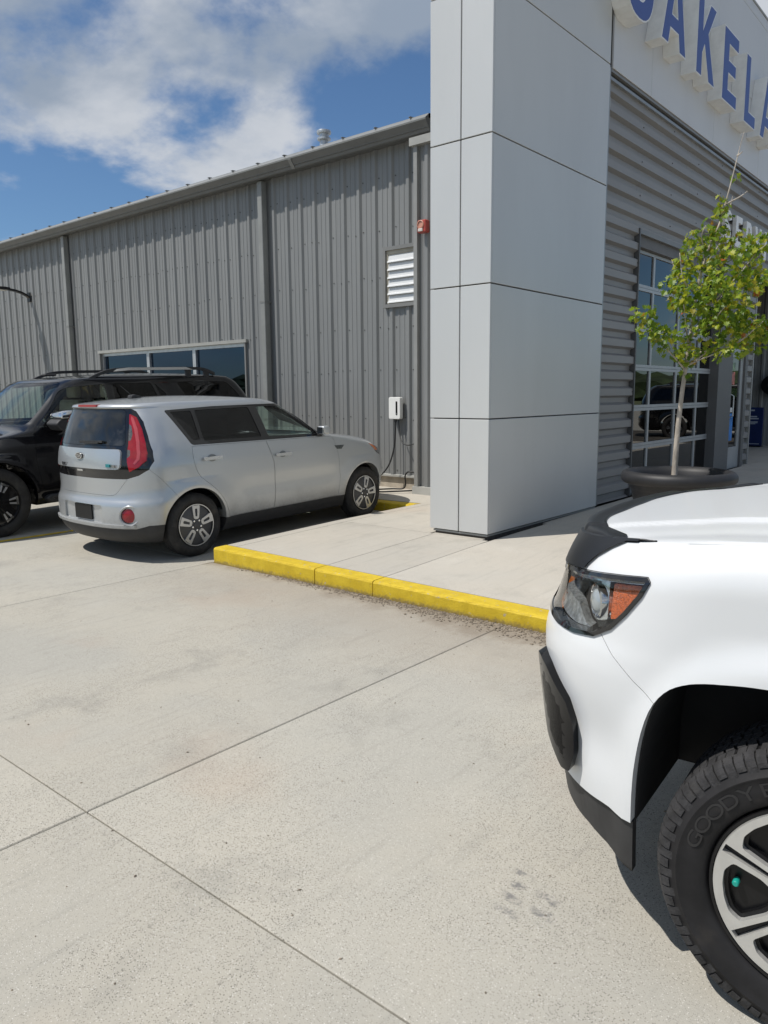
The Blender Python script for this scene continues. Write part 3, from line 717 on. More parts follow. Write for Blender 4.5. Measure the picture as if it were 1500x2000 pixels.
def channel_letter(ch, y0, z0, hgt, wscale, name_label, face, depth, xw, order, trim=.017):
    wd, loops = letter_shape(ch)
    loops = [[(u*hgt*wscale, v_*hgt) for u, v_ in lp] for lp in loops]
    vs, fs = flat_fill(loops)
    t = thing('sign_letter', name_label, 'sign letter', (xw, y0, z0), group=order)
    P = lambda u, v_, d: (d, u, v_)
    meshobj('return', extrude_flat(vs, fs, P, .0, depth), RET, t)
    meshobj('trim_cap', extrude_flat(vs, fs, P, depth+.0005, depth+.008), WHT, t)
    if face is not None:
        iv, jf = inset_flat(vs, fs, trim); meshobj('face', extrude_flat(iv, jf, P, depth+.0085, depth+.0115), face, t)
    return wd*hgt*wscale
HL = .965; XF = -3.948
spec = [('O', 8.56, 5.735, 1.0, 'rounded first blue channel letter cut off at the top edge'), ('A', 9.618, 5.745, 1.0, 'blue channel letter A beside the rounded first letter'),
        ('K', 10.834, 5.72, .98, 'blue channel letter K on the white fascia'), ('E', 11.925, 5.69, 1.13, 'blue channel letter E on the white fascia'),
        ('L', 13.01, 5.66, 1.03, 'blue channel letter L on the white fascia'), ('A', 13.90, 5.66, 1.0, 'blue channel letter A cut off at the right edge')]
for ch, y, z_, ws_, lb in spec:
    channel_letter(ch, y, z_, HL, ws_, lb, BLUE, .19, XF, 'blue letters on the fascia')
for ch, y, ws_, lb in [('S', 13.04, 1.25, 'small white letter S on the corrugated facade'), ('E', 13.69, 1.15, 'small white letter E on the corrugated facade'), ('R', 14.27, 1.05, 'small white letter R on the corrugated facade'),
                  ('V', 14.80, 1.1, 'small white letter V on the corrugated facade'), ('I', 15.42, 1.4, 'small white letter I on the corrugated facade')]:
    channel_letter(ch, y, 3.955, .48, ws_, lb, None, .05, -4.018, 'white service letters')
# bay sign and hose reel
sg = thing('floor_sign', 'dark blue standing sign with white text inside the bay', 'sign', (-5.19, 20.45, .25))
SB = M('sign_navy', (.012, .028, .12), .4, var=.08)
MB().box(-.17, .17, -.02, .02, .02, .96).build('board', SB, sg, bevel=.005)
MB().box(-.17, .17, -.12, .12, 0, .019).build('foot', BLK, sg)
for z_, w_, h_ in ((.87, .10, .035), (.72, .16, .03), (.67, .2, .03), (.60, .18, .018), (.575, .18, .018), (.55, .13, .018), (.06, .24, .015)):
    MB().box(-.13, -.13+w_, -.0225, -.0202, z_, z_+h_).build('text_line', M('sign_text', (.5, .55, .62), .5, var=0), sg)
hr = thing('hose_reel', 'black hose reel on the bay wall at the right edge', 'hose reel', (-4.93, 20.80, 1.75))
MB().lathe([(.10, -.16), (.24, -.16), (.24, -.14), (.12, -.13), (.12, -.05), (.24, -.04), (.24, -.02), (.10, -.02)], 28, 'y', closed=True).build('reel', BLK, hr, smooth=True, sharp=30)
mb = MB()
for k in range(4): mb.lathe([(.15+.02*math.cos(a)+.015*k, -.09+.02*math.sin(a)) for a in np.linspace(0, 6.283, 9)[:-1]], 28, 'y', closed=True)
mb.build('hose', M('hose_rubber', (.02, .02, .02), .5, var=.1), hr, smooth=True)
MB().box(-.05, .05, -.14, -.02, -.3, .3).build('bracket', BLK, hr)
# ---------------------------------------------------------------- solid carving tools for the vehicles
def pchip(tab):
    xs = np.array([p[0] for p in tab], float); ys = np.array([p[1] for p in tab], float); h = np.diff(xs); d = np.diff(ys)/h; n = len(xs)
    m = np.zeros(n)
    for i in range(1, n-1):
        if d[i-1]*d[i] > 0:
            w1, w2 = 2*h[i]+h[i-1], h[i]+2*h[i-1]; m[i] = (w1+w2)/(w1/d[i-1]+w2/d[i])
    m[0], m[-1] = d[0], d[-1]
    def f(x):
        x = min(max(float(x), xs[0]), xs[-1]); i = min(int(np.searchsorted(xs, x, 'right'))-1, n-2); t = (x-xs[i])/h[i]
        return (2*t**3-3*t**2+1)*ys[i]+(t**3-2*t**2+t)*h[i]*m[i]+(-2*t**3+3*t**2)*ys[i+1]+(t**3-t**2)*h[i]*m[i+1]
    return f
class Body:
    """car body as a stack of rounded plan outlines; x across, y forward, z up"""
    def __init__(s, zs, w, yr, yf, rr, rf, nr=2.6, nf=2.4, plan=None, bulge=None):
        s.zs = zs; s.w, s.yr, s.yf, s.rr, s.rf = [pchip(t) if isinstance(t, list) else t for t in (w, yr, yf, rr, rf)]
        s.nr, s.nf = nr, nf; s.plan = pchip(plan) if plan else (lambda y: 1.0); s.bulge = bulge or (lambda y, z: 0.0)
    def ring(s, z, ins=0, y0=None, y1=None, nc=16, ns=70):
        yr, yf = s.yr(z)+ins, s.yf(z)-ins
        if y1 is not None: yf = min(yf, y1)
        if y0 is not None: yr = max(yr, y0)
        L = max(yf-yr, .02); rr, rf = min(s.rr(z), .49*L), min(s.rf(z), .49*L)
        wz_ = s.w(z); W = lambda y: max(wz_*s.plan(y)+s.bulge(y, z)-ins, .004)
        P = []
        for a in np.linspace(0, math.pi/2, nc):
            q = max(math.sin(a), 0)**(2/s.nr); c = max(math.cos(a), 0)**(2/s.nr); y = yr+rr*(1-c); P.append((W(y)*q, y))
        for y in np.linspace(yr+rr, yf-rf, ns+2)[1:-1]: P.append((W(y), y))
        for a in np.linspace(math.pi/2, 0, nc):
            q = max(math.sin(a), 0)**(2/s.nf); c = max(math.cos(a), 0)**(2/s.nf); y = yf-rf*(1-c); P.append((W(y)*q, y))
        P[0] = (0.0, P[0][1]); P[-1] = (0.0, P[-1][1])
        return P+[(-x, y) for x, y in P[-2:0:-1]]
    def loft(s, ins=0, z0=None, z1=None, y0=None, y1=None, mat=0):
        key = (ins, z0, z1, y0, y1); s.__dict__.setdefault('_c', {})
        if key in s._c: return s._c[key]
        s._c[key] = s._loft(*key); return s._c[key]
    def _loft(s, ins, z0, z1, y0, y1):
        zs = [z for z in s.zs if (z0 is None or z > z0+1e-4) and (z1 is None or z < z1-1e-4)]
        if z0 is not None: zs = [z0]+zs
        if z1 is not None: zs = zs+[z1]
        v = []; n = None
        for z in zs:
            r = s.ring(z, ins, y0, y1); n = len(r); v += [(x, y, z) for x, y in r]
        f = [(i*n+k, i*n+(k+1) % n, (i+1)*n+(k+1) % n, (i+1)*n+k) for i in range(len(zs)-1) for k in range(n)]
        for base, z, flip in ((0, zs[0], True), ((len(zs)-1)*n, zs[-1], False)):
            c = len(v); ys = [v[base+k][1] for k in range(n)]; v.append((0, (min(ys)+max(ys))/2, z))
            f += [((base+(k+1) % n, base+k, c) if flip else (base+k, base+(k+1) % n, c)) for k in range(n)]
        return mesh(v, f, True)
_tmp = []
_ws = bpy.data.scenes.new('workshop')          # scratch scene, so that a cut does not re-evaluate the whole place
def boolop(a, b, op):
    """boolean of two mesh datablocks -> new mesh datablock"""
    oa = bpy.data.objects.new('_a', a); ob = bpy.data.objects.new('_b', b); _ws.collection.objects.link(oa); _ws.collection.objects.link(ob)
    md = oa.modifiers.new('b', 'BOOLEAN'); md.object = ob; md.operation = op; md.solver = 'MANIFOLD'
    vl = _ws.view_layers[0]; vl.update(); dg = vl.depsgraph; r = bpy.data.meshes.new_from_object(oa.evaluated_get(dg), preserve_all_data_layers=False, depsgraph=dg)
    bpy.data.objects.remove(oa); bpy.data.objects.remove(ob); return r
def prism_mesh(poly, axis, a, b):
    me = MB().prism(poly, axis, a, b).mesh()
    bm = bmesh.new(); bm.from_mesh(me); bmesh.ops.triangulate(bm, faces=bm.faces); bmesh.ops.recalc_face_normals(bm, faces=bm.faces); bm.to_mesh(me); bm.free(); return me
def offset_poly(poly, d):
    """positive d shrinks"""
    n = len(poly); area = sum(poly[i][0]*poly[(i+1) % n][1]-poly[(i+1) % n][0]*poly[i][1] for i in range(n)); s = 1 if area > 0 else -1
    out = []
    for i in range(n):
        p0, p1, p2 = Vector(poly[i-1]), Vector(poly[i]), Vector(poly[(i+1) % n])
        d1 = (p1-p0).normalized(); d2 = (p2-p1).normalized(); n1 = Vector((-d1.y, d1.x))*s; n2 = Vector((-d2.y, d2.x))*s
        b = (n1+n2); b = b.normalized() if b.length > 1e-6 else n1; k = max(.35, b.dot(n1)); q = p1+b*(d/k); out.append((q.x, q.y))
    return out
def rounded(poly, r, seg=5):
    """round the corners of a polygon"""
    out = []; n = len(poly)
    for i in range(n):
        p0, p1, p2 = Vector(poly[i-1]), Vector(poly[i]), Vector(poly[(i+1) % n]); rr = r[i] if isinstance(r, (list, tuple)) else r
        a = (p0-p1); b = (p2-p1); k = min(rr, a.length*.45, b.length*.45)
        if k < 1e-4: out.append(tuple(p1)); continue
        A = p1+a.normalized()*k; B = p1+b.normalized()*k
        for t in np.linspace(0, 1, seg+1): q = A*(1-t)**2+p1*2*t*(1-t)+B*t*t; out.append((q.x, q.y))
    return out
def smoothpoly(pts, n=6, closed=False):
    """Catmull-Rom through points"""
    P = [Vector(p) for p in pts]; out = []; m = len(P); R_ = range(m) if closed else range(m-1)
    for i in R_:
        a, b, c, d = P[(i-1) % m] if closed or i > 0 else P[0], P[i], P[(i+1) % m], P[(i+2) % m] if closed or i+2 < m else P[-1]
        for t in np.linspace(0, 1, n, endpoint=False):
            q = .5*((2*b)+(c-a)*t+(2*a-5*b+4*c-d)*t*t+(3*b-a-3*c+d)*t**3); out.append(tuple(q))
    if not closed: out.append(tuple(P[-1]))
    return out
class Carver:
    """keeps the analytic normals of the uncut surface on every carved piece"""
    def __init__(s, loft):
        s.src = loft; loft.calc_loop_triangles() if hasattr(loft, 'calc_loop_triangles') else None
        s.vn = np.zeros(len(loft.vertices)*3, np.float32); loft.vertices.foreach_get('normal', s.vn) if False else None
        s.vn = [Vector(n.vector) for n in loft.vertex_normals]; s.co = [Vector(v.co) for v in loft.vertices]
        s.tris = [tuple(t.vertices) for t in loft.loop_triangles]; s.bvh = BVHTree.FromPolygons(s.co, s.tris)
    def normal(s, p, tol):
        loc, nr, idx, d = s.bvh.find_nearest(p)
        if d is None or d > tol: return None
        a, b, c = s.tris[idx]; A, B, C = s.co[a], s.co[b], s.co[c]
        v0, v1, v2 = B-A, C-A, loc-A; d00, d01, d11, d20, d21 = v0.dot(v0), v0.dot(v1), v1.dot(v1), v2.dot(v0), v2.dot(v1); den = d00*d11-d01*d01
        if abs(den) < 1e-16: return nr
        v = (d11*d20-d01*d21)/den; w_ = (d00*d21-d01*d20)/den
        return (s.vn[a]*(1-v-w_)+s.vn[b]*v+s.vn[c]*w_).normalized()
    def finish(s, me, tol=8e-4, shift=0.0):
        """smooth outer faces with source normals, flat elsewhere"""
        cache = {}; loops = [None]*len(me.loops)
        for p in me.polygons:
            fn = p.normal; p.use_smooth = True
            for li in p.loop_indices:
                vi = me.loops[li].vertex_index
                if vi not in cache: cache[vi] = s.normal(me.vertices[vi].co, tol+shift)
                n = cache[vi]
                loops[li] = n if (n is not None and n.dot(fn) > .75) else fn
        me.normals_split_custom_set([tuple(n) for n in loops]); return me
def diff(a, b): return boolop(a, b, 'DIFFERENCE')
def inter(a, b): return boolop(a, b, 'INTERSECT')
def both(poly, axis, a, b):
    """prism on the right side (x from a to b)"""
    return prism_mesh(poly, axis, a, b)
def tube_path(pts, rad, n=8): return MB().tube(pts, rad, n)
# ---------------------------------------------------------------- silver hatchback
kia = thing('hatchback_car', 'silver boxy hatchback charging with its nose to the grey wall', 'car', (-7.185, 4.587, .003), (math.atan(.025), 0, math.radians(.4)))
_zt = 1.597
def k_w(z):
    if z > 1.545: return .635*max(0.0, (_zt-z)/(_zt-1.545))**(1/2.3)
    return _kw(z)
_kw = pchip([(.20, .79), (.28, .835), (.35, .858), (.5, .878), (.65, .89), (.8, .895), (.92, .893), (1.02, .880), (1.10, .862), (1.16, .842), (1.25, .805), (1.35, .762), (1.44, .718), (1.50, .682), (1.53, .655), (1.545, .635)])
def k_yr(z):
    if z > 1.54: return .35-.86*max(0.0, (_zt-z)/(_zt-1.54))**.5
    return _kyr(z)
_kyr = pchip([(.20, -.62), (.26, -.69), (.33, -.725), (.45, -.738), (.56, -.735), (.60, -.725), (.64, -.705), (.70, -.700), (.80, -.700), (.9, -.698), (1.0, -.690), (1.1, -.674), (1.2, -.650), (1.3, -.622), (1.4, -.588), (1.47, -.562), (1.50, -.556), (1.505, -.572), (1.53, -.560), (1.54, -.51)])
def k_yf(z):
    if z > 1.53: return .35+.98*max(0.0, (_zt-z)/(_zt-1.53))**.5
    return _kyf(z)
_kyf = pchip([(.20, 3.20), (.28, 3.32), (.42, 3.385), (.6, 3.395), (.72, 3.37), (.82, 3.32), (.90, 3.21), (.95, 3.08), (.99, 2.92), (1.03, 2.70), (1.06, 2.48), (1.085, 2.26), (1.10, 2.10), (1.115, 2.03), (1.14, 1.98), (1.2, 1.88), (1.3, 1.745), (1.4, 1.60), (1.47, 1.49), (1.50, 1.43), (1.53, 1.33)])
def k_bulge(y, z):
    b = 0
    for yc in (0.0, 2.57):
        r = math.hypot(y-yc, (z-.32)*1.0)
        b += .030*max(0, 1-abs(r-.40)/.17)**1.5 if z < .78 else 0
    return b-.012*math.exp(-((z-.62)/.10)**2)*(1 if .45 < y < 2.15 else 0)*min(1, max(0, (y-.45)/.25))*min(1, max(0, (2.15-y)/.25))
zsK = list(np.linspace(.20, .88, 40))+list(np.linspace(.89, 1.115, 36))+list(np.linspace(1.13, 1.49, 30))+[1.4985, 1.503, 1.51, 1.52, 1.53, 1.54]+[_zt-.057*t*t for t in np.linspace(1, 0.04, 22)][1:]
KB = Body(zsK, k_w, k_yr, k_yf, [(.2, .42), (.6, .44), (.75, .50), (.9, .50), (1.2, .50), (1.5, .46), (1.6, .4)], [(.2, .75), (.9, .75), (1.0, .62), (1.08, .42), (1.13, .24), (1.5, .26), (1.6, .3)], 2.55, 2.3,
          plan=[(-.75, .955), (-.4, .985), (.3, 1.0), (1.6, 1.0), (2.4, .985), (3.4, .94)], bulge=k_bulge)
KLOFT = KB.loft()
# ---- paints and trims
def paint(name, col, metal, rough, dirtcol=(.16, .13, .10), dirt=.5, flake=.0, coat=.9):
    m = bpy.data.materials.new(name); m.use_nodes = True; t = m.node_tree; b = t.nodes['Principled BSDF']
    tc_ = t.nodes.new('ShaderNodeTexCoord'); v = tc_.outputs['Object']; s = t.nodes.new('ShaderNodeSeparateXYZ'); t.links.new(v, s.inputs[0])
    n = noise(t, v, 3.5, 6, .65); n2 = noise(t, v, 40, 3, .6)
    low = math_n(t, 'MULTIPLY', maprange(t, math_n(t, 'ADD', s.outputs[2], math_n(t, 'MULTIPLY', n, .35)), .78, .38), dirt)
    c = mixc(t, math_n(t, 'MULTIPLY', low, maprange(t, n2, .3, .7, .6, 1)), col, dirtcol)
    t.links.new(c, b.inputs['Base Color'])
    b.inputs['Metallic'].default_value = metal
    t.links.new(maprange(t, math_n(t, 'ADD', low, math_n(t, 'MULTIPLY', n2, .05)), 0, .6, rough, .75, False), b.inputs['Roughness'])
    b.inputs['Coat Weight'].default_value = .9; b.inputs['Coat Roughness'].default_value = .05
    t.links.new(maprange(t, low, 0, .4, coat, .15*coat, False), b.inputs['Coat Weight'])
    MATS[name] = m; return m
SILVER = paint('silver_paint', (.50, .52, .53), .62, .34, dirt=.5)
CHROME = M('chrome', (.72, .73, .74), .12, 1.0, var=.0)
BLKGL = M('gloss_black', (.008, .008, .009), .10, 0, var=0, coat=.6)
BLKPL = M('black_plastic', (.028, .028, .029), .6, 0, var=.15, scale=12)
RUB = M('tyre_rubber', (.022, .021, .020), .78, 0, var=.35, scale=9, bump=.15, bscale=120, dirt=((.085, .075, .062), 7, .5, .45))
PRIV = glassmat('privacy_glass', (.16, .165, .17), .95); CLEARG = glassmat('clear_glass', (.86, .92, .89), .95)
REDL = M('red_lens', (.30, .008, .016), .12, 0, var=.12, scale=20, coat=.5); AMB = M('amber_lens', (.62, .16, .02), .15, 0, var=.15, scale=40, coat=.5)
INT = M('interior', (.035, .035, .037), .8, 0, var=.2)
WELL = M('wheel_well', (.017, .017, .018), .9, 0, var=.2)
# ---- wheels: axis along x, outer face at +x; origin at the hub, outer plane x = 0
def tyre_mesh(R_, rim, wd, n=72, tread=5):
    # profile (radius, x): closed loop
    p = [(rim+.002, -.028), (rim+.012, -.010), (rim+.03, -.002), (rim+(R_-rim)*.45, .003), (rim+(R_-rim)*.72, -.004), (R_-.022, -.014), (R_-.006, -.028)]
    g = []
    k = tread
    for i in range(k):
        a = -.034-(wd-.068)*i/k; b = -.034-(wd-.068)*(i+1)/k; g += [(R_, a-.003), (R_, b+.006), (R_-.007, b+.004), (R_-.007, b-.0005)]
    p += g[:-2]+[(R_-.006, -wd+.028), (R_-.022, -wd+.014), (rim+(R_-rim)*.5, -wd), (rim+.012, -wd+.01), (rim+.002, -wd+.03)]
    return MB().lathe(p, n, 'x', closed=True).mesh(True, 40)
def disc_sector(r0, r1, a0, a1, x0, x1, n=8, mb=None):
    mb = mb or MB(); v = []; 
    for a in np.linspace(a0, a1, n+1):
        for r_ in (r0, r1): v.append((math.cos(a)*r_, math.sin(a)*r_))
    poly = [v[2*i] for i in range(n+1)]+[v[2*i+1] for i in range(n, -1, -1)]
    mb.prism(poly, 'x', x0, x1); return mb
def rot2(p, a): return (p[0]*math.cos(a)-p[1]*math.sin(a), p[0]*math.sin(a)+p[1]*math.cos(a))
WM = {}
def kia_wheel(parent, loc, flip, full=True):
    """a wheel part with tyre and rim pieces below it"""
    if 'tyre' not in WM:
        WM['tyre'] = tyre_mesh(.322, .208, .20)
        WM['barrel'] = MB().lathe([(.205, -.03), (.212, -.012), (.210, -.006), (.204, -.006), (.200, -.02), (.19, -.05), (.19, -.17), (.206, -.19)], 48, 'x').mesh(True, 35)
        WM['disc'] = MB().lathe([(.202, -.022), (.19, -.018), (.12, -.008), (.06, -.006), (.03, -.004), (.001, -.004)], 48, 'x').mesh(True, 35)
        # silver U spokes with dark slots
        u = rounded([(.060, -.030), (.197, -.046), (.200, .046), (.060, .030)], [.028, .012, .012, .028])
        sl = rounded([(.088, -.012), (.166, -.015), (.168, .015), (.088, .012)], .012)
        vs, fs = flat_fill([u, sl])
        WM['spoke'] = extrude_flat(vs, fs, lambda a, b, d: (d, a, b), -.022, .001)
        WM['slot'] = MB().prism(sl, 'x', -.06, -.014).mesh()
        WM['lug'] = MB().lathe([(.011, -.012), (.011, .002), (.009, .004), (.001, .004)], 10, 'x').mesh()
        WM['cap'] = MB().lathe([(.036, -.006), (.034, .002), (.02, .004), (.001, .004)], 24, 'x').mesh(True, 35)
        WM['ring'] = MB().lathe([(.2035, -.008), (.2125, -.0075), (.2125, -.0035), (.2035, -.004)], 48, 'x', closed=True).mesh()
        WM['hubdark'] = MB().lathe([(.185, -.12), (.185, -.118), (.001, -.118)], 24, 'x').mesh()
    w_ = bpy.data.objects.new('wheel', WM['barrel']); link(w_, parent); w_.location = loc
    if flip: w_.rotation_euler = (0, 0, math.pi)
    w_.data.materials.clear(); w_.data.materials.append(M('rim_dark', (.06, .06, .062), .45, .6, var=.1))
    def pc(n, k, m, rot=0, off=(0, 0, 0)):
        o = bpy.data.objects.new(n, WM[k]); link(o, w_); o.rotation_euler = (rot, 0, 0); o.location = off
        if not o.data.materials: o.data.materials.append(m)
        return o
    pc('tyre', 'tyre', RUB); pc('rim_edge', 'ring', M('rim_silver', (.55, .56, .57), .3, .8, var=.08)); pc('wheel_disc', 'disc', M('wheel_grey', (.085, .085, .088), .5, .4, var=.1)); pc('hub_cap', 'cap', M('wheel_grey', (.085, .085, .088)))
    for k in range(5):
        a = 2*math.pi*k/5+.30+loc[1]*.4
        pc('spoke', 'spoke', M('rim_silver', (.55, .56, .57), .3, .8, var=.08), a)
        pc('spoke_slot', 'slot', BLKGL, a, (.0009, 0, 0)); c = rot2((.052, 0), a+.63)
        pc('lug_nut', 'lug', CHROME, 0, (.0, c[0], c[1]))
    return w_
# ---- carve the silver car
KC = Carver(KLOFT)
def cyl_x(y, z, r, x0, x1, n=56): return prism_mesh([(y+r*math.cos(a), z+r*math.sin(a)) for a in np.linspace(0, 2*math.pi, n, endpoint=False)], 'x', x0, x1)
shell = diff(KLOFT, KB.loft(.055, .42, 1.548, y1=1.98))
shell = diff(shell, KB.loft(.10, .16, .80, y0=2.02))
for yc in (0.0, 2.57):
    for s in (1, -1): shell = diff(shell, cyl_x(yc, .325, .372, s*.52, s*1.3))
GSH = diff(KB.loft(.006), KB.loft(.0105))
def kpiece(name, me, mat, parent=None, shift=0.0):
    if len(me.polygons) == 0: print('EMPTY', name)
    KC.finish(me, shift=shift); return meshobj(name, me, mat, parent or kia)
dlo = rounded([(-.175, 1.468), (.02, 1.118), (1.90, 1.083), (1.84, 1.12), (1.57, 1.462), (1.42, 1.480), (.4, 1.485)], [.03, .03, .01, .02, .03, .05, .05], 4)
gq = rounded([(-.115, 1.448), (.045, 1.165), (.130, 1.162), (.130, 1.452)], .018, 3)
gr_ = rounded([(.175, 1.152), (.175, 1.454), (.875, 1.456), (.93, 1.138)], .02, 3)
gf = rounded([(1.03, 1.135), (.985, 1.456), (1.47, 1.450), (1.77, 1.118)], .02, 3)
doorr = [(.012, 1.108), (.005, .99), (.03, .87), (.09, .78), (.20, .69), (.29, .60), (.365, .49), (.415, .345), (1.055, .345), (1.072, .58), (1.05, .86), (.975, 1.09)]
doorf = [(.98, 1.09), (1.055, .86), (1.077, .58), (1.06, .345), (2.09, .345), (2.12, .57), (2.10, .82), (2.04, 1.02), (1.99, 1.072)]
doorr = smoothpoly(doorr[:8], 3)+doorr[8:]
body = shell
for s, nm in ((1, 'right'), (-1, 'left')):
    a, b = (.28, 1.3) if s > 0 else (-1.3, -.28)
    P = prism_mesh(dlo, 'x', a, b)
    band = inter(body, P); body = diff(body, P)
    for g_ in (gq, gr_, gf): band = diff(band, prism_mesh(g_, 'x', a, b))
    kpiece('window_surround', band, BLKGL)
    for g_, gm in ((gq, PRIV), (gr_, PRIV), (gf, CLEARG)):
        kpiece('side_window', inter(GSH, prism_mesh(offset_poly(g_, -.012), 'x', a, b)), gm, shift=.012)
    for d, hx in ((doorr, .21), (doorf, 1.17)):
        door = inter(body, prism_mesh(offset_poly(d, .0026), 'x', a+.25*s if s > 0 else a, b if s > 0 else b-.25*s*-1))
        body = diff(body, prism_mesh(offset_poly(d, -.0005), 'x', a+.25*s if s > 0 else a, b if s > 0 else b))
        dr = kpiece('door', door, SILVER)
        hz_ = .975 if d is doorr else .928; sx = .897*s
        # handle: strap over a shallow dark cup
        mb = MB().lathe([(.001, .004), (.045, .003), (.05, -.004)], 20, 'x', (sx-.004*s, hx+.02, hz_))
        mb.v = [(x if s > 0 else x, hx+.02+(y-hx-.02)*1.1, hz_+(z-hz_)*.75) for x, y, z in mb.v]; mb.build('handle_cup', M('handle_cup', (.22, .23, .23), .4, .5, var=.1), dr)
        MB().prism(rounded([(hx-.10, hz_-.016), (hx+.125, hz_-.016), (hx+.125, hz_+.016), (hx-.10, hz_+.016)], .012), 'x', sx+.012*s, sx+.03*s).box(min(sx, sx+.013*s), max(sx, sx+.013*s), hx-.095, hx-.07, hz_-.012, hz_+.012).box(min(sx, sx+.013*s), max(sx, sx+.013*s), hx+.09, hx+.12, hz_-.012, hz_+.012).build('handle', M('handle_silver', (.58, .59, .59), .25, .75, var=.05), dr)
# windscreen
ws = rounded([(-.60, 1.495), (-.765, 1.125), (.765, 1.125), (.60, 1.495)], .05)
P = prism_mesh(ws, 'y', 1.0, 2.35); body = diff(body, P); kpiece('windscreen', inter(GSH, prism_mesh(offset_poly(ws, -.015), 'y', 1.0, 2.35)), CLEARG, shift=.012)
# black tail panel with lamps
hb = [(.535, 1.497), (.585, 1.47), (.668, 1.371), (.742, 1.231), (.805, 1.096), (.828, 1.0), (.808, .921), (.742, .868), (.645, .836), (.3, .833)]
tp = hb+[(-x, z) for x, z in hb[::-1]]
P = prism_mesh(tp, 'y', -1.2, -.27); tail = inter(body, P); body = diff(body, P)
red = [(.552, 1.443), (.611, 1.412), (.684, 1.303), (.748, 1.17), (.783, 1.074), (.789, 1.006), (.741, .946), (.670, .904), (.645, 1.0), (.632, 1.16), (.590, 1.33)]
ln1 = rounded([(.57, 1.36), (.608, 1.335), (.640, 1.26), (.645, 1.20), (.60, 1.19)], .012, 3); ln2 = rounded([(.60, 1.12), (.662, 1.11), (.668, 1.055), (.625, 1.02)], .012, 3)
OUT = diff(KB.loft(-.007), KB.loft(.03))
tail = tail
for s in (1, -1):
    f_ = lambda pl: [(x*s, z) for x, z in pl]
    lm_ = inter(OUT, prism_mesh(f_(red), 'y', -1.2, -.29))
    l1 = inter(lm_, prism_mesh(f_(ln1), 'y', -1.2, -.27)); lm_ = diff(lm_, prism_mesh(f_(ln1), 'y', -1.2, -.27))
    l2 = inter(lm_, prism_mesh(f_(ln2), 'y', -1.2, -.27)); lm_ = diff(lm_, prism_mesh(f_(ln2), 'y', -1.2, -.27))
    tl = kpiece('tail_light', lm_, REDL, shift=.01)
    CL = M('clear_lens', (.12, .125, .125), .1, .3, var=.3, scale=60, coat=.5)
    kpiece('light_guide', inter(diff(KB.loft(-.0085), KB.loft(-.003)), prism_mesh(f_([(.575, 1.425), (.60, 1.405), (.66, 1.31), (.715, 1.18), (.745, 1.08), (.748, 1.02), (.715, .975), (.70, .985), (.725, 1.03), (.722, 1.08), (.692, 1.18), (.64, 1.30), (.585, 1.395)]), 'y', -1.2, -.29)), M('light_guide', (.46, .07, .085), .2, 0, var=.1, coat=.5), tl, shift=.012)
    kpiece('reverse_lens', l1, CL, tl, shift=.01); kpiece('reverse_lens', l2, CL, tl, shift=.01)
rw = rounded([(-.50, 1.487), (-.60, 1.15), (.60, 1.15), (.50, 1.487)], .04)
rwin = inter(tail, prism_mesh(rw, 'y', -1.2, -.27)); tail = diff(tail, prism_mesh(offset_poly(rw, -.003), 'y', -1.2, -.27))
tg = kpiece('tailgate_panel', tail, BLKGL); kpiece('rear_window', rwin, M('rear_glass', (.012, .014, .015), .12, 0, var=.5, scale=3.0, coat=.3, dirt=((.06, .06, .058), 4.0, .5, .8), rvar=.12))
sp = rounded([(-.585, .925), (.585, .925), (.58, 1.118), (-.58, 1.118)], [.05, .05, .06, .06])
kpiece('tailgate_plate', inter(diff(KB.loft(-.014), KB.loft(.02)), prism_mesh(sp, 'y', -1.2, -.4)), SILVER, shift=.018)
# emblem, badges
emb = MB(); e_ = [(.058*math.cos(a), 1.045+.032*math.sin(a)) for a in np.linspace(0, 2*math.pi, 28, endpoint=False)]
emb.prism(e_, 'y', -.712, -.690); em = emb.build('emblem', BLKGL, kia)
e2 = [(.050*math.cos(a), 1.045+.0255*math.sin(a)) for a in np.linspace(0, 2*math.pi, 28, endpoint=False)]
vs, fs = flat_fill([e_, e2]); meshobj('emblem_ring', extrude_flat(vs, fs, lambda a, b, d: (a, d, b), -.712, -.7155), CHROME, em)
mb = MB()
def stroke(mb, pts, wd, y0, y1):
    for p, q in zip(pts, pts[1:]):
        d = (Vector(q)-Vector(p)).normalized(); n = Vector((-d.y, d.x))*wd; p_, q_ = Vector(p)-d*wd*.5, Vector(q)+d*wd*.5
        mb.prism([tuple(p_+n), tuple(q_+n), tuple(q_-n), tuple(p_-n)], 'y', y0, y1)
for st in ([(-.034, 1.030), (-.034, 1.060)], [(-.032, 1.043), (-.013, 1.060)], [(-.025, 1.048), (-.013, 1.030)], [(.0, 1.030), (.0, 1.060)], [(.010, 1.030), (.022, 1.060), (.036, 1.030)]): stroke(mb, st, .0035, -.7145, -.712)
mb.build('emblem_letters', CHROME, em)
bd = MB().box(.43, .50, -.0, .0, 0, 0); bd = MB()
bd.prism(rounded([(.425, .948), (.49, .948), (.49, .978), (.425, .978)], .006), 'y', -.682, -.668).build('eco_badge', M('badge_teal', (.02, .22, .25), .3, .3, var=.2), kia)
bd = MB(); bd.prism(rounded([(.492, .948), (.552, .948), (.552, .972), (.492, .972)], .004), 'y', -.668, -.655).build('eco_badge', M('badge_grey', (.28, .29, .29), .3, .7, var=.3, scale=90), kia)
mb = MB()
for k in range(4): stroke(mb, [(-.36+.035*k, .945), (-.36+.035*k, .965)], .004, -.700, -.690)
stroke(mb, [(-.37, .938), (-.24, .938)], .003, -.700, -.690); mb.build('model_badge', BLKPL, kia)
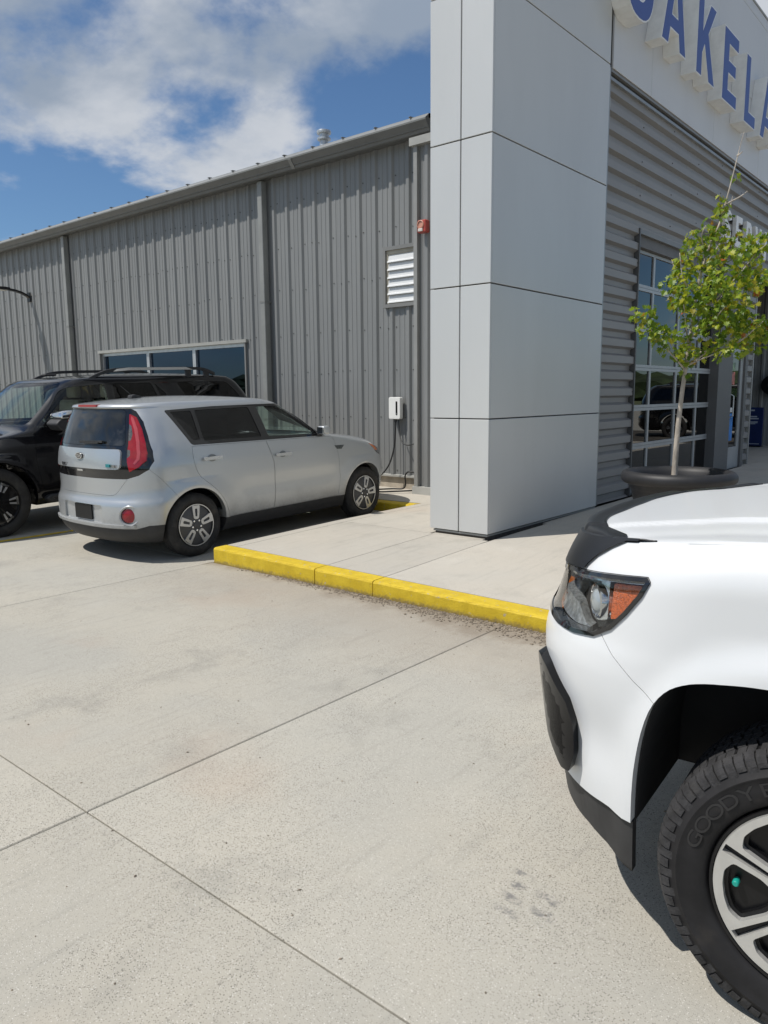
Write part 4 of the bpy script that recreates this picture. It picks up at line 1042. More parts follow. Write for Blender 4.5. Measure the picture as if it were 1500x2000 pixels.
# tailgate lower skin and bumper
lg = rounded([(-.645, .836), (-.50, .672), (.50, .672), (.645, .836)], [.02, .05, .05, .02])
P = prism_mesh(offset_poly(lg, -.0005), 'y', -1.2, -.3); lt = inter(body, prism_mesh(offset_poly(lg, .002), 'y', -1.2, -.3)); body = diff(body, P); kpiece('tailgate_lower', lt, SILVER)
bp = [(-1.2, .1), (-.05, .1), (-.19, .55), (-.215, .64), (-.36, .822), (-.455, .925), (-1.2, .94)]
bmp = inter(body, prism_mesh(offset_poly(bp, .002), 'x', -1.2, 1.2)); body = diff(body, prism_mesh(bp, 'x', -1.2, 1.2))
bmp = diff(bmp, prism_mesh(rounded([(-.35, .40), (.35, .40), (.35, .575), (-.35, .575)], .03), 'y', -1.2, -.700))     # plate recess
lowr = prism_mesh([(-1.2, 0), (0, 0), (0, .385), (-.50, .385), (-.58, .355), (-1.2, .345)], 'x', -1.2, 1.2)
lowb = inter(bmp, lowr); bmp = diff(bmp, lowr)
bp_o = kpiece('rear_bumper', bmp, SILVER); kpiece('bumper_skirt', lowb, BLKPL, bp_o)
kpiece('bumper_lip', inter(diff(KB.loft(-.018), KB.loft(.01)), prism_mesh([(-1.2, .352), (-.52, .368), (-.52, .398), (-1.2, .382)], 'x', -.72, .72)), SILVER, bp_o, shift=.02)
MB().prism(rounded([(-.155, .415), (.155, .415), (.155, .562), (-.155, .562)], .008), 'y', -.716, -.701).build('licence_plate', M('plate_black', (.004, .004, .004), .5, var=0), kia)
for s in (1, -1):
    c = (.668*s, -.617 if s > 0 else -.560, .487); tilt = Matrix.Translation(c) @ Matrix.Rotation(math.radians(46 if s > 0 else -46), 4, 'Z')
    mb = MB().lathe([(.095, .03), (.100, -.010), (.094, -.022), (.080, -.016), (.072, .004), (.068, .012)], 32, 'y'); mb.v = [tuple(tilt@Vector(p)) for p in mb.v]; bz = mb.build('reflector_bezel', SILVER, bp_o, smooth=True, sharp=40)
    mb = MB().lathe([(.070, .014), (.068, -.010), (.050, -.019), (.001, -.022)], 28, 'y'); mb.v = [tuple(tilt@Vector(p)) for p in mb.v]; mb.build('reflector', REDL, bz, smooth=True, sharp=40)
# sills
sl_ = prism_mesh([(.30, 0), (2.30, 0), (2.30, .342), (.30, .342)], 'x', -1.3, 1.3); sill = inter(body, sl_); body = diff(body, sl_); kpiece('sill_cladding', sill, BLKPL)
# bonnet, front lamps
bn_ = rounded([(-.70, 2.06), (.70, 2.06), (.72, 2.5), (.62, 3.0), (.3, 3.18), (-.3, 3.18), (-.62, 3.0), (-.72, 2.5)], .08)
bon = inter(body, prism_mesh(offset_poly(bn_, .0025), 'z', .82, 1.3)); body = diff(body, prism_mesh(bn_, 'z', .82, 1.3)); kpiece('bonnet', bon, SILVER)
for s in (1, -1):
    hp = rounded([(2.72, .935), (2.98, .86), (3.30, .80), (3.36, .72), (3.06, .73), (2.86, .80)], .03)
    a, b = (.3, 1.2) if s > 0 else (-1.2, -.3)
    hl = inter(body, prism_mesh(hp, 'x', a, b)); body = diff(body, prism_mesh(hp, 'x', a, b))
    am = rounded([(2.74, .93), (2.92, .872), (2.95, .82), (2.84, .83)], .02); ao = inter(hl, prism_mesh(am, 'x', a, b)); hl = diff(hl, prism_mesh(am, 'x', a, b))
    h_ = kpiece('headlight', hl, BLKGL); kpiece('turn_signal', ao, AMB, h_)
kpiece('body', body, SILVER)
kpiece('fender_vent', inter(diff(KB.loft(-.004), KB.loft(.01)), prism_mesh([(2.03, .955), (2.20, .95), (2.15, .905), (2.07, .91)], 'x', .3, 1.2)), M('vent_grey', (.12, .13, .13), .3, .6, var=.2, scale=40), shift=.008)
# brake light in the roof spoiler, aerial, wiper, mirrors
MB().prism(rounded([(-.17, 1.515), (.17, 1.515), (.16, 1.538), (-.16, 1.538)], .008), 'y', -.578, -.50).build('high_brake_light', REDL, kia)
mb = MB().prism([(-.10, 1.582), (.02, 1.584), (.03, 1.600), (-.05, 1.622), (-.09, 1.615)], 'x', -.04, .04); ab = mb.build('aerial_base', BLKPL, kia, bevel=.008, seg=2)
MB().tube([(0, -.07, 1.615), (0, -.19, 1.715)], [.0035, .002], 6).build('aerial', BLKPL, ab)
mb = MB(); stroke(mb, [(-.05, 1.178), (.36, 1.188)], .010, -.662, -.642); stroke(mb, [(.05, 1.165), (.30, 1.176)], .006, -.672, -.66); mb.build('rear_wiper', BLKPL, kia)
MB().box(-.05, .05, -.712, -.690, .895, .912).build('tailgate_latch', CHROME, kia)
for s in (1, -1):
    mb = MB().prism(rounded([(1.76, 1.105), (1.84, 1.10), (1.875, 1.15), (1.84, 1.205), (1.74, 1.20)], .03), 'x', .89*s, 1.0*s) if s > 0 else MB().prism(rounded([(1.76, 1.105), (1.84, 1.10), (1.875, 1.15), (1.84, 1.205), (1.74, 1.20)], .03), 'x', -1.0, -.89)
    mr = mb.build('door_mirror', SILVER, kia, bevel=.02, seg=3, smooth=True, sharp=50)
    MB().box(min(.80*s, .90*s), max(.80*s, .90*s), 1.77, 1.83, 1.08, 1.13).build('mirror_stalk', BLKPL, mr, bevel=.01)
    MB().box(min(.90*s, .99*s), max(.90*s, .99*s), 1.733, 1.739, 1.118, 1.19).build('mirror_glass', M('mirror_glass', (.6, .65, .68), .02, 1.0, var=0), mr)
# seats, dash, wheel
def seat(parent, x, y, w_=.50, back=.62, z0=.52):
    mb = MB().box(x-w_/2, x+w_/2, y-.25, y+.28, z0-.14, z0+.02); st = mb.build('seat', INT, parent, bevel=.05, seg=2)
    MB().prism([(y-.26, z0), (y-.14, z0), (y-.24, z0+back), (y-.36, z0+back-.02)], 'x', x-w_/2+.02, x+w_/2-.02).build('seat_back', INT, st, bevel=.04, seg=2)
    MB().box(x-.13, x+.13, y-.38, y-.28, z0+back+.02, z0+back+.20).build('headrest', INT, st, bevel=.03, seg=2)
for x in (-.37, .37): seat(kia, x, 1.05); seat(kia, x, .20, .62)
MB().prism([(1.58, .6), (1.58, 1.0), (1.68, 1.065), (1.93, 1.07), (1.95, .6)], 'x', -.70, .70).build('dashboard', INT, kia, bevel=.02)
MB().lathe([(.18+.014*math.cos(a), .014*math.sin(a)) for a in np.linspace(0, 6.283, 10)[:-1]], 28, 'y', (-.37, 1.52, .92), closed=True).build('steering_wheel', INT, kia, smooth=True)
MB().box(-.11, .11, 1.30, 1.32, 1.33, 1.40).build('rear_view_mirror', BLKPL, kia, bevel=.01)
MB().box(-.66, .66, -.45, 1.95, .40, .425).build('cabin_floor', INT, kia)
for y in (0.0, 2.57):
    kia_wheel(kia, (.872, y, .319), False); kia_wheel(kia, (-.872, y, .319), True)
MB().tube([(-.7, 0, .319), (.7, 0, .319)], .05, 10).build('axle', BLKPL, kia); MB().tube([(-.7, 2.57, .319), (.7, 2.57, .319)], .05, 10).build('axle', BLKPL, kia)
# ---------------------------------------------------------------- black SUV, backed into the next stall
suv = thing('suv_car', 'black SUV with chrome mirror and roof rails backed in at left', 'car', (-9.955, 6.82, .058), (-math.atan(.0192), 0, math.pi))
_zs = 1.885
def s_w(z): return .775*max(0.0, (_zs-z)/(_zs-1.835))**(1/2.6) if z > 1.835 else _sw(z)
_sw = pchip([(.32, .92), (.42, .965), (.55, .985), (.8, .998), (1.0, 1.0), (1.12, .992), (1.22, .97), (1.30, .945), (1.5, .89), (1.65, .852), (1.75, .825), (1.80, .805), (1.835, .775)])
def s_yr(z): return .6-1.28*max(0.0, (_zs-z)/(_zs-1.82))**.5 if z > 1.82 else _syr(z)
_syr = pchip([(.32, -1.02), (.42, -1.14), (.55, -1.19), (.75, -1.19), (.80, -1.14), (1.0, -1.13), (1.25, -1.10), (1.4, -1.05), (1.55, -.97), (1.68, -.87), (1.76, -.79), (1.82, -.68)])
def s_yf(z): return .6+1.42*max(0.0, (_zs-z)/(_zs-1.80))**.5 if z > 1.80 else _syf(z)
_syf = pchip([(.32, 3.82), (.42, 3.95), (.6, 4.0), (.9, 3.98), (1.0, 3.92), (1.06, 3.80), (1.10, 3.60), (1.14, 3.25), (1.18, 2.95), (1.215, 2.78), (1.25, 2.70), (1.3, 2.64), (1.5, 2.41), (1.7, 2.18), (1.76, 2.10), (1.80, 2.02)])
zsS = list(np.linspace(.32, 1.0, 30))+list(np.linspace(1.01, 1.25, 36))+list(np.linspace(1.27, 1.79, 34))+[1.80, 1.81, 1.82, 1.83]+[_zs-.05*t*t for t in np.linspace(1, .04, 20)][1:]
def s_bulge(y, z):
    b = 0
    for yc in (0., 3.02):
        r = math.hypot(y-yc, z-.39); b += .028*max(0, 1-abs(r-.50)/.13)**1.3 if z < .95 else 0
    return b
SBD = Body(zsS, s_w, s_yr, s_yf, [(.3, .35), (1.2, .32), (1.9, .3)], [(.3, .45), (1.0, .45), (1.14, .40), (1.25, .30), (1.8, .30), (1.9, .3)], 3.0, 2.6, plan=[(-1.2, .975), (-.5, 1), (2.6, 1), (4.0, .955)], bulge=s_bulge)
SLOFT = SBD.loft()
SBLK = paint('black_paint', (.0045, .0045, .006), 0.0, .20, (.012, .012, .011), .15); SBLK.node_tree.nodes['Principled BSDF'].inputs['Specular IOR Level'].default_value = .2
SC_ = Carver(SLOFT)
def spiece(name, me, mat, parent=None, shift=0.0):
    SC_.finish(me, shift=shift); return meshobj(name, me, mat, parent or suv)
sh = diff(SLOFT, SBD.loft(.06, .55, 1.84, y1=2.62)); sh = diff(sh, SBD.loft(.12, .28, 1.02, y0=2.66))
for yc in (0., 3.02):
    for s in (1, -1): sh = diff(sh, cyl_x(yc, .40, .475, s*.55, s*1.3))
SG = diff(SBD.loft(.006), SBD.loft(.011))
sf_ = rounded([(2.40, 1.30), (2.27, 1.44), (2.09, 1.655), (1.99, 1.70), (1.49, 1.735), (1.46, 1.29)], [.02, .02, .05, .05, .03, .03], 3)
sr1 = rounded([(1.37, 1.29), (1.37, 1.737), (.80, 1.745), (.71, 1.50), (.70, 1.29)], .025, 3)
sr2 = rounded([(.67, 1.29), (.67, 1.50), (.745, 1.735), (.60, 1.60), (.50, 1.29)], .015, 3)
sq = rounded([(.16, 1.30), (.30, 1.60), (.40, 1.752), (-.46, 1.748), (-.64, 1.58), (-.76, 1.32)], [.03, .05, .05, .07, .05, .05], 4)
sd1 = [(1.43, 1.262), (1.42, .50), (2.47, .50), (2.53, .85), (2.52, 1.15), (2.50, 1.245)]
sd2 = [(.62, 1.262), (.60, 1.0), (.53, .78), (.60, .50), (1.40, .50), (1.41, 1.262)]
for s in (-1, 1):
    a, b = (.4, 1.4) if s > 0 else (-1.4, -.4)
    for g_, gm in ((sf_, CLEARG), (sr1, PRIV), (sr2, PRIV), (sq, PRIV)):
        P = prism_mesh(g_, 'x', a, b); fr = inter(sh, prism_mesh(offset_poly(g_, -.022), 'x', a, b)); fr = diff(fr, P); sh = diff(sh, prism_mesh(offset_poly(g_, -.022), 'x', a, b))
        wf = spiece('window_frame', fr, BLKGL); spiece('side_window', inter(SG, prism_mesh(offset_poly(g_, -.01), 'x', a, b)), gm, wf, shift=.012)
    for d, hy in ((sd1, 1.62), (sd2, .80)):
        dm = inter(sh, prism_mesh(offset_poly(d, .003), 'x', a, b)); sh = diff(sh, prism_mesh(d, 'x', a, b)); do = spiece('door', dm, SBLK)
        MB().prism(rounded([(hy-.10, 1.085), (hy+.13, 1.085), (hy+.13, 1.12), (hy-.10, 1.12)], .014), 'x', min(1.0*s, 1.03*s), max(1.0*s, 1.03*s)).build('handle', CHROME, do)
P = rounded([(-.72, 1.765), (-.86, 1.27), (.86, 1.27), (.72, 1.765)], .06)
sh = diff(sh, prism_mesh(P, 'y', 1.7, 3.2)); spiece('windscreen', inter(SG, prism_mesh(offset_poly(P, -.015), 'y', 1.7, 3.2)), CLEARG, shift=.012)
rwp = rounded([(-.62, 1.72), (-.74, 1.30), (.74, 1.30), (.62, 1.72)], .06); spiece('rear_window', inter(diff(SBD.loft(-.003), SBD.loft(.01)), prism_mesh(rwp, 'y', -1.6, -.6)), BLKGL, shift=.006)
bnp = rounded([(-.80, 2.80), (.80, 2.80), (.80, 3.4), (.70, 3.80), (-.70, 3.80), (-.80, 3.4)], .08)
hd_ = inter(sh, prism_mesh(offset_poly(bnp, .003), 'z', .98, 1.4)); sh = diff(sh, prism_mesh(bnp, 'z', .98, 1.4)); spiece('bonnet', hd_, SBLK)
bx_ = prism_mesh([(3.35, .2), (4.4, .2), (4.4, .72), (3.62, .72), (3.50, .60)], 'x', -1.3, 1.3); fb = inter(sh, bx_); sh = diff(sh, bx_); spiece('front_bumper', fb, SBLK)
spiece('body', sh, SBLK)
spiece('grille', inter(diff(SBD.loft(-.02), SBD.loft(.02)), prism_mesh(rounded([(-.55, .72), (.55, .72), (.55, .98), (-.55, .98)], .05), 'y', 3.6, 4.3)), CHROME, shift=.025)
for s in (1, -1):
    spiece('headlight', inter(diff(SBD.loft(-.006), SBD.loft(.03)), prism_mesh(rounded([(.58*s, .74), (.98*s, .76), (.98*s, .98), (.58*s, .97)], .04), 'y', 3.4, 4.3)), M('head_lens', (.35, .36, .36), .1, .5, var=.2, coat=.5), shift=.01)
# running boards, rails, mirrors
for s in (1, -1):
    X0, X1 = sorted((.86*s, 1.06*s))
    rb = MB().prism(rounded([(.50, .34), (2.42, .34), (2.48, .40), (2.42, .44), (.50, .44)], .03), 'x', X0, X1).build('running_board', BLKPL, suv, bevel=.015)
    MB().box(*sorted((1.055*s, 1.064*s)), .6, 2.40, .385, .405).build('board_strip', CHROME, rb)
    xr_ = .775*s; pts = [(xr_, 1.66, 1.80), (xr_, 1.52, 1.86), (xr_, 1.36, 1.905), (xr_, 1.1, 1.925), (xr_, .2, 1.935), (xr_, -.1, 1.925), (xr_, -.30, 1.86)]
    vv = []; ff = []; pts = smoothpoly(pts, 4)
    for (x, y, z) in pts: vv += [(x-.025, y, z-.02), (x+.025, y, z-.02), (x+.02, y, z+.02), (x-.02, y, z+.02)]
    for i in range(len(pts)-1):
        for q in range(4): ff.append((i*4+q, i*4+(q+1) % 4, (i+1)*4+(q+1) % 4, (i+1)*4+q))
    ff += [(3, 2, 1, 0), tuple(4*(len(pts)-1)+q for q in range(4))]
    rl = MB().add(vv, ff).build('roof_rail', BLKPL, suv)
    MB().prism([(1.33, 1.892), (1.1, 1.908), (.2, 1.918), (.08, 1.916), (.2, 1.952), (1.1, 1.945), (1.28, 1.925)], 'x', *sorted((xr_+.026*s, xr_+.034*s))).build('rail_insert', CHROME, rl)
    for yy in (.15, -.16): MB().box(xr_-.02, xr_+.02, yy-.04, yy+.04, 1.80, 1.92).build('rail_foot', BLKPL, rl)
    mr = MB().prism(rounded([(2.13, 1.20), (2.34, 1.20), (2.40, 1.28), (2.34, 1.335), (2.13, 1.335)], .03), 'x', *sorted((1.03*s, 1.29*s))).build('door_mirror', BLKPL, suv, bevel=.015, seg=2)
    MB().prism(rounded([(2.125, 1.338), (2.34, 1.338), (2.33, 1.40), (2.25, 1.435), (2.125, 1.43)], .035), 'x', *sorted((1.028*s, 1.30*s))).build('mirror_cap', CHROME, mr, bevel=.015, seg=2, smooth=True, sharp=50)
    MB().box(*sorted((.90*s, 1.04*s)), 2.16, 2.28, 1.23, 1.29).build('mirror_arm', BLKPL, mr)
    MB().box(*sorted((1.04*s, 1.28*s)), 2.118, 2.124, 1.215, 1.42).build('mirror_glass', M('mirror_glass', (.6, .65, .68)), mr)
MB().box(-.05, .05, 1.70, 1.86, 1.855, 1.885).build('roof_antenna', BLKPL, suv, bevel=.01)
TAN = M('tan_interior', (.42, .37, .30), .8, 0, var=.15)
MB().prism([(2.30, .7), (2.28, 1.12), (2.40, 1.20), (2.66, 1.21), (2.66, .7)], 'x', -.86, .86).build('dashboard', M('dash_grey', (.42, .40, .36), .7, var=.1), suv, bevel=.02)
for x in (-.45, .45): seat(suv, x, 1.55, .58, .72, .82); seat(suv, x, .55, .62, .70, .84)
for o_ in suv.children:
    if o_.name.startswith('seat'):
        for c_ in [o_, *o_.children]: c_.data.materials.clear(); c_.data.materials.append(TAN)
MB().lathe([(.19+.015*math.cos(a), .015*math.sin(a)) for a in np.linspace(0, 6.283, 10)[:-1]], 28, 'y', (-.45, 2.18, 1.15), closed=True).build('steering_wheel', INT, suv, smooth=True)
mb = MB(); stroke(mb, [(-.62, 1.285), (.10, 1.30)], .010, 2.74, 2.77); mb.build('windscreen_wiper', BLKPL, suv)
# wheels: black rims with bright spoke tips
def suv_wheel(loc, flip):
    if 's_tyre' not in WM:
        WM['s_tyre'] = tyre_mesh(.405, .262, .27, 72, 5)
        WM['s_bar'] = MB().lathe([(.258, -.03), (.266, -.010), (.262, -.004), (.252, -.006), (.245, -.03), (.235, -.09), (.235, -.22), (.262, -.25)], 48, 'x').mesh(True, 35)
        WM['s_hub'] = MB().lathe([(.235, -.12), (.09, -.10), (.075, -.03), (.06, -.012), (.001, -.010)], 40, 'x').mesh(True, 35)
        WM['s_sp'] = MB().prism([(.055, -.030), (.15, -.030), (.244, -.052), (.244, -.014), (.15, -.006), (.055, -.004)], 'x', -.05, -.012).prism([(.055, .004), (.15, .006), (.244, .014), (.244, .052), (.15, .030), (.055, .030)], 'x', -.05, -.012).mesh()
        WM['s_tip'] = MB().prism([(.14, -.027), (.215, -.043), (.215, -.019), (.14, -.010)], 'x', -.012, -.007).mesh(); WM['s_tip2'] = MB().prism([(.14, .010), (.215, .019), (.215, .043), (.14, .027)], 'x', -.012, -.007).mesh()
        WM['s_end'] = MB().prism([(.219, -.046), (.243, -.050), (.243, .050), (.219, .046)], 'x', -.0125, -.006).mesh()
    w_ = bpy.data.objects.new('wheel', WM['s_bar']); link(w_, suv); w_.location = loc
    if flip: w_.rotation_euler = (0, 0, math.pi)
    def pc(n, k, m, rot=0):
        o = bpy.data.objects.new(n, WM[k]); link(o, w_); o.rotation_euler = (rot, 0, 0)
        if not o.data.materials: o.data.materials.append(m)
    if not w_.data.materials: w_.data.materials.append(BLKGL)
    pc('tyre', 's_tyre', RUB); pc('hub', 's_hub', BLKGL)
    RS = M('rim_silver', (.55, .56, .57))
    for k in range(6):
        a = 2*math.pi*k/6+.06
        pc('spoke', 's_sp', BLKGL, a); pc('spoke_insert', 's_tip', RS, a); pc('spoke_insert', 's_tip2', RS, a); pc('spoke_end', 's_end', CHROME, a)
for y in (0., 3.02):
    suv_wheel((.985, y, .40), False); suv_wheel((-.985, y, .40), True)
    MB().tube([(-.7, y, .40), (.7, y, .40)], .06, 10).build('axle', BLKPL, suv)
# ---------------------------------------------------------------- white pickup in the foreground
PA = math.radians(94.5); _S = Vector((math.cos(PA+math.pi/2), math.sin(PA+math.pi/2), 0)); _X = Vector((math.cos(PA), math.sin(PA), 0))
_o = Vector((-.28, 1.93, 0))+_X*.94
trk = thing('pickup_truck', 'white pickup truck with black bug deflector and chunky tyres', 'truck', tuple(_o), (0, 0, PA))
def tE(y): return min(1.195-.135*(y-.512), 1.34) if y > .3 else min(1.2236-.075*(y-.3), 1.31)
def t_bulge(y, z):
    b = 0.0
    yy = y if y > -1.6 else y+3.26
    r = ((abs(yy)/.455)**2.6+(max(z-.30, 0)/.60)**2.6)**(1/2.6)
    k = min(max((r-1.04)/.17, 0), 1); b += .028*(1-k*k*(3-2*k))
    d = tE(y)-z
    if d < .13: b -= .065*(1-max(d, -.03)/.13)**2.2
    # shallow scoop in the bumper corner around the fog lamp
    if y > .45: b -= .022*math.exp(-((z-.62)/.11)**2)*min(1, (y-.45)/.12)
    return b
zsT = list(np.linspace(.28, 1.40, 105))
TB = Body(zsT, [(.28, .912), (.36, .917), (.45, .920), (.6, .921), (.8, .924), (1.0, .925), (1.2, .925), (1.4, .925)], [(.28, -4.2), (.5, -4.32), (.8, -4.32), (1.4, -4.30)],
          [(.28, .885), (.36, .90), (.45, .918), (.55, .94), (.7, .96), (.82, .967), (.88, .955), (.93, .93), (1.0, .91), (1.08, .885), (1.15, .855), (1.22, .82), (1.4, .78)],
          [(.28, .2), (1.4, .2)], [(.28, .60), (.8, .63), (1.4, .62)], 3.0, 2.32, bulge=t_bulge)
_ring0 = TB.ring
TB.ring = lambda z, ins=0, y0=None, y1=None, nc=40, ns=56: _ring0(z, ins, y0, y1, nc, ns)
TLOFT = TB.loft()
TWH = paint('white_paint', (.66, .675, .685), 0.0, .32, (.42, .40, .36), .18, coat=.3)
TC_ = Carver(TLOFT)
def tpiece(name, me, mat, parent=None, shift=0.0):
    if len(me.polygons) == 0: print('EMPTY', name)
    TC_.finish(me, shift=shift); return meshobj(name, me, mat, parent or trk)
ys_ = list(np.linspace(1.3, -4.6, 60))
above = [(y, tE(y)-.006-.36*max(0, y-.62)) for y in ys_]+[(-4.6, 2.0), (1.3, 2.0)]
tb = diff(TLOFT, prism_mesh(above, 'x', -1.5, 1.5))
tb = diff(tb, TB.loft(.05, .36, 1.40))
_arch = [(.452, .2), (.455, .44), (.454, .56), (.443, .673), (.420, .77), (.383, .83), (.337, .863), (.283, .881), (.213, .893), (.142, .899)]
arch = smoothpoly(_arch+[(0, .902)]+[(-y, z) for y, z in _arch[::-1]], 3)
for dy in (0, -3.26):
    for s in (1, -1): tb = diff(tb, prism_mesh([(y+dy, z) for y, z in arch], 'x', *sorted((.5*s, 1.3*s))))
tb = diff(tb, prism_mesh([(.30, .1), (1.3, .1), (1.3, .438), (.60, .438), (.455, .442), (.30, .442)], 'x', -1.3, 1.3))
heads = [(.90, .897), (.90, 1.02), (.82, 1.048), (.735, 1.074), (.667, 1.086), (.56, 1.104), (.475, 1.116), (.449, 1.119), (.440, 1.108), (.461, 1.066), (.503, 1.008), (.548, .957), (.604, .922), (.684, .906), (.774, .899)]
fog = rounded([(.862, .772), (.830, .778), (.785, .768), (.690, .700), (.662, .640), (.654, .545), (.672, .484), (.715, .470), (.805, .52), (.875, .63)], .008, 2)
bsh = [(.408, .797), (.47, .838), (.535, .890), (.588, .945), (.66, .935), (1.3, .935), (1.3, 0), (.30, 0), (.30, .70)]
SOUT = diff(TB.loft(-.002), TB.loft(.004)); SBK = diff(TB.loft(.085), TB.loft(.10)); SRIM = diff(TB.loft(-.005), TB.loft(.03)); SMID = diff(TB.loft(.022), TB.loft(.05))
LENS = glassmat('lamp_cover', (.93, .94, .94), 1.0)
bump = None
for s in (-1, 1):
    a, b = (.30, 1.3) if s > 0 else (-1.3, -.30)
    tb = diff(tb, prism_mesh(offset_poly(heads, -.001), 'x', a, b))
    inner = offset_poly(heads, .011)
    rim_ = diff(inter(SRIM, prism_mesh(heads, 'x', a, b)), prism_mesh(inner, 'x', a, b))
    hl = tpiece('headlight', rim_, BLKGL, shift=.01)
    tpiece('lamp_cover', inter(SOUT, prism_mesh(offset_poly(heads, .009), 'x', a, b)), LENS, hl, shift=.006)
    tpiece('lamp_housing', inter(SBK, prism_mesh(offset_poly(heads, -.05), 'x', a, b)), M('lamp_dark', (.13, .135, .14), .25, .6, var=.4, scale=14), hl, shift=.12)
    amb = inter(SMID, prism_mesh(rounded([(.562, 1.072), (.470, 1.086), (.482, 1.042), (.527, .984), (.565, .972)], .006, 2), 'x', a, b))
    tpiece('amber_reflector', amb, M('amber_reflector', (.60, .11, .015), .25, 0, var=.35, scale=130, coat=.6, bump=.6, bscale=220), hl, shift=.04)
    tpiece('chrome_strip', inter(SMID, prism_mesh([(.86, 1.02), (.74, 1.052), (.56, 1.088), (.46, 1.104), (.468, 1.090), (.56, 1.076), (.74, 1.036), (.86, 1.004)], 'x', a, b)), CHROME, hl, shift=.04)
    tpiece('lower_reflector', inter(SMID, prism_mesh(rounded([(.84, .915), (.84, .965), (.76, .975), (.70, .972), (.655, .93), (.63, .928), (.70, .916)], .01, 2), 'x', a, b)), M('lamp_silver', (.55, .56, .56), .35, .7, var=.35, scale=60, bump=.5, bscale=150), hl, shift=.04)
    tpiece('corner_marker', inter(SMID, prism_mesh([(.86, .90), (.80, .90), (.80, .955), (.86, .975)], 'x', a, b)), AMB, hl, shift=.04)
    c = Vector((.772*s, .612, 1.003)); ax = Matrix.Rotation(math.radians(38)*(-s), 4, 'Z'); mt = Matrix.Translation(c) @ ax
    mb = MB().lathe([(.030, -.05), (.052, -.045), (.057, .0), (.052, .016), (.044, .018), (.040, .008), (.001, .008)], 28, 'y'); mb.v = [tuple(mt@Vector(p)) for p in mb.v]; pj = mb.build('projector', CHROME, hl, smooth=True, sharp=35)
    mb = MB().lathe([(.039, .009), (.034, .020), (.02, .027), (.001, .029)], 28, 'y'); mb.v = [tuple(mt@Vector(p)) for p in mb.v]; mb.build('projector_lens', M('projector_glass', (.5, .53, .55), .05, .3, var=.1, coat=1), pj, smooth=True, sharp=60)
    tpiece('bright_blade', inter(SMID, prism_mesh(rounded([(.612, 1.068), (.578, 1.074), (.575, .968), (.612, .955)], .004, 2), 'x', a, b)), M('lamp_bright', (.72, .74, .75), .15, .8, var=.25, scale=25), hl, shift=.04)
    # fog lamp bezel
    tb = diff(tb, prism_mesh(fog, 'x', a, b))
    fz = diff(TB.loft(-.024), TB.loft(.06)); fi = offset_poly(fog, .036)
    fzm = diff(inter(fz, prism_mesh(fog, 'x', a, b)), prism_mesh(fi, 'x', a, b))
    fo = meshobj('fog_bezel', fzm, M('bezel_black', (.006, .006, .007), .18, 0, var=0, spec=.12), trk); fzm.polygons.foreach_set('use_smooth', [True]*len(fzm.polygons)); fzm.set_sharp_from_angle(angle=math.radians(28))
    tpiece('fog_panel', inter(diff(TB.loft(.016), TB.loft(.045)), prism_mesh(offset_poly(fi, -.012), 'x', a, b)), M('fog_panel', (.012, .012, .013), .6, 0, var=0, spec=.1), fo, shift=.02)
    tpiece('valance', inter(diff(TB.loft(.010), TB.loft(.035)), prism_mesh([(.452, .285), (.452, .440), (.62, .436), (1.2, .436), (1.2, .32), (.62, .32)], 'x', a if s > 0 else -1.3, b if s > 0 else 0)), BLKPL, shift=.012)
bump = inter(tb, prism_mesh(offset_poly(bsh, .0022), 'x', -1.3, 1.3)); tb = diff(tb, prism_mesh(bsh, 'x', -1.3, 1.3))
tpiece('front_bumper', bump, TWH)
tpiece('grille', inter(diff(TB.loft(-.004), TB.loft(.03)), prism_mesh(rounded([(-.40, .70), (.40, .70), (.40, 1.08), (-.40, 1.08)], .05), 'y', .5, 1.3)), BLKGL, shift=.02)
for s in (-1, 1):
    a, b = (.30, 1.3) if s > 0 else (-1.3, -.30)
    for d in ([(-.62, .44), (-.62, 1.30), (-1.62, 1.32), (-1.62, .44)], [(-1.635, .44), (-1.635, 1.32), (-2.42, 1.32), (-2.42, .98), (-2.60, .44)]):
        dm = inter(tb, prism_mesh(offset_poly(d, .003), 'x', a, b)); tb = diff(tb, prism_mesh(d, 'x', a, b)); do = tpiece('door', dm, TWH)
        hy = d[3][0]+.15; MB().prism(rounded([(hy-.08, 1.06), (hy+.12, 1.06), (hy+.12, 1.10), (hy-.08, 1.10)], .015), 'x', *sorted((.935*s, .962*s))).build('handle', TWH, do)
tpiece('body', tb, TWH)
# wheel liners
for dy in (0, -3.26):
    for s in (1, -1):
        arc2 = [(y, max(z, .445)) for y, z in arch]; inn = offset_poly(arc2, .004); out_ = offset_poly(arc2, -.012); inn[0] = (inn[0][0], .445); inn[-1] = (inn[-1][0], .445)
        ring = out_+inn[::-1]; lp = [(y+dy, z) for y, z in ring]
        MB().prism(lp, 'x', *sorted((.46*s, .895*s))).prism([(y+dy, z) for y, z in out_], 'x', *sorted((.44*s, .46*s))).build('wheel_liner', WELL, trk)
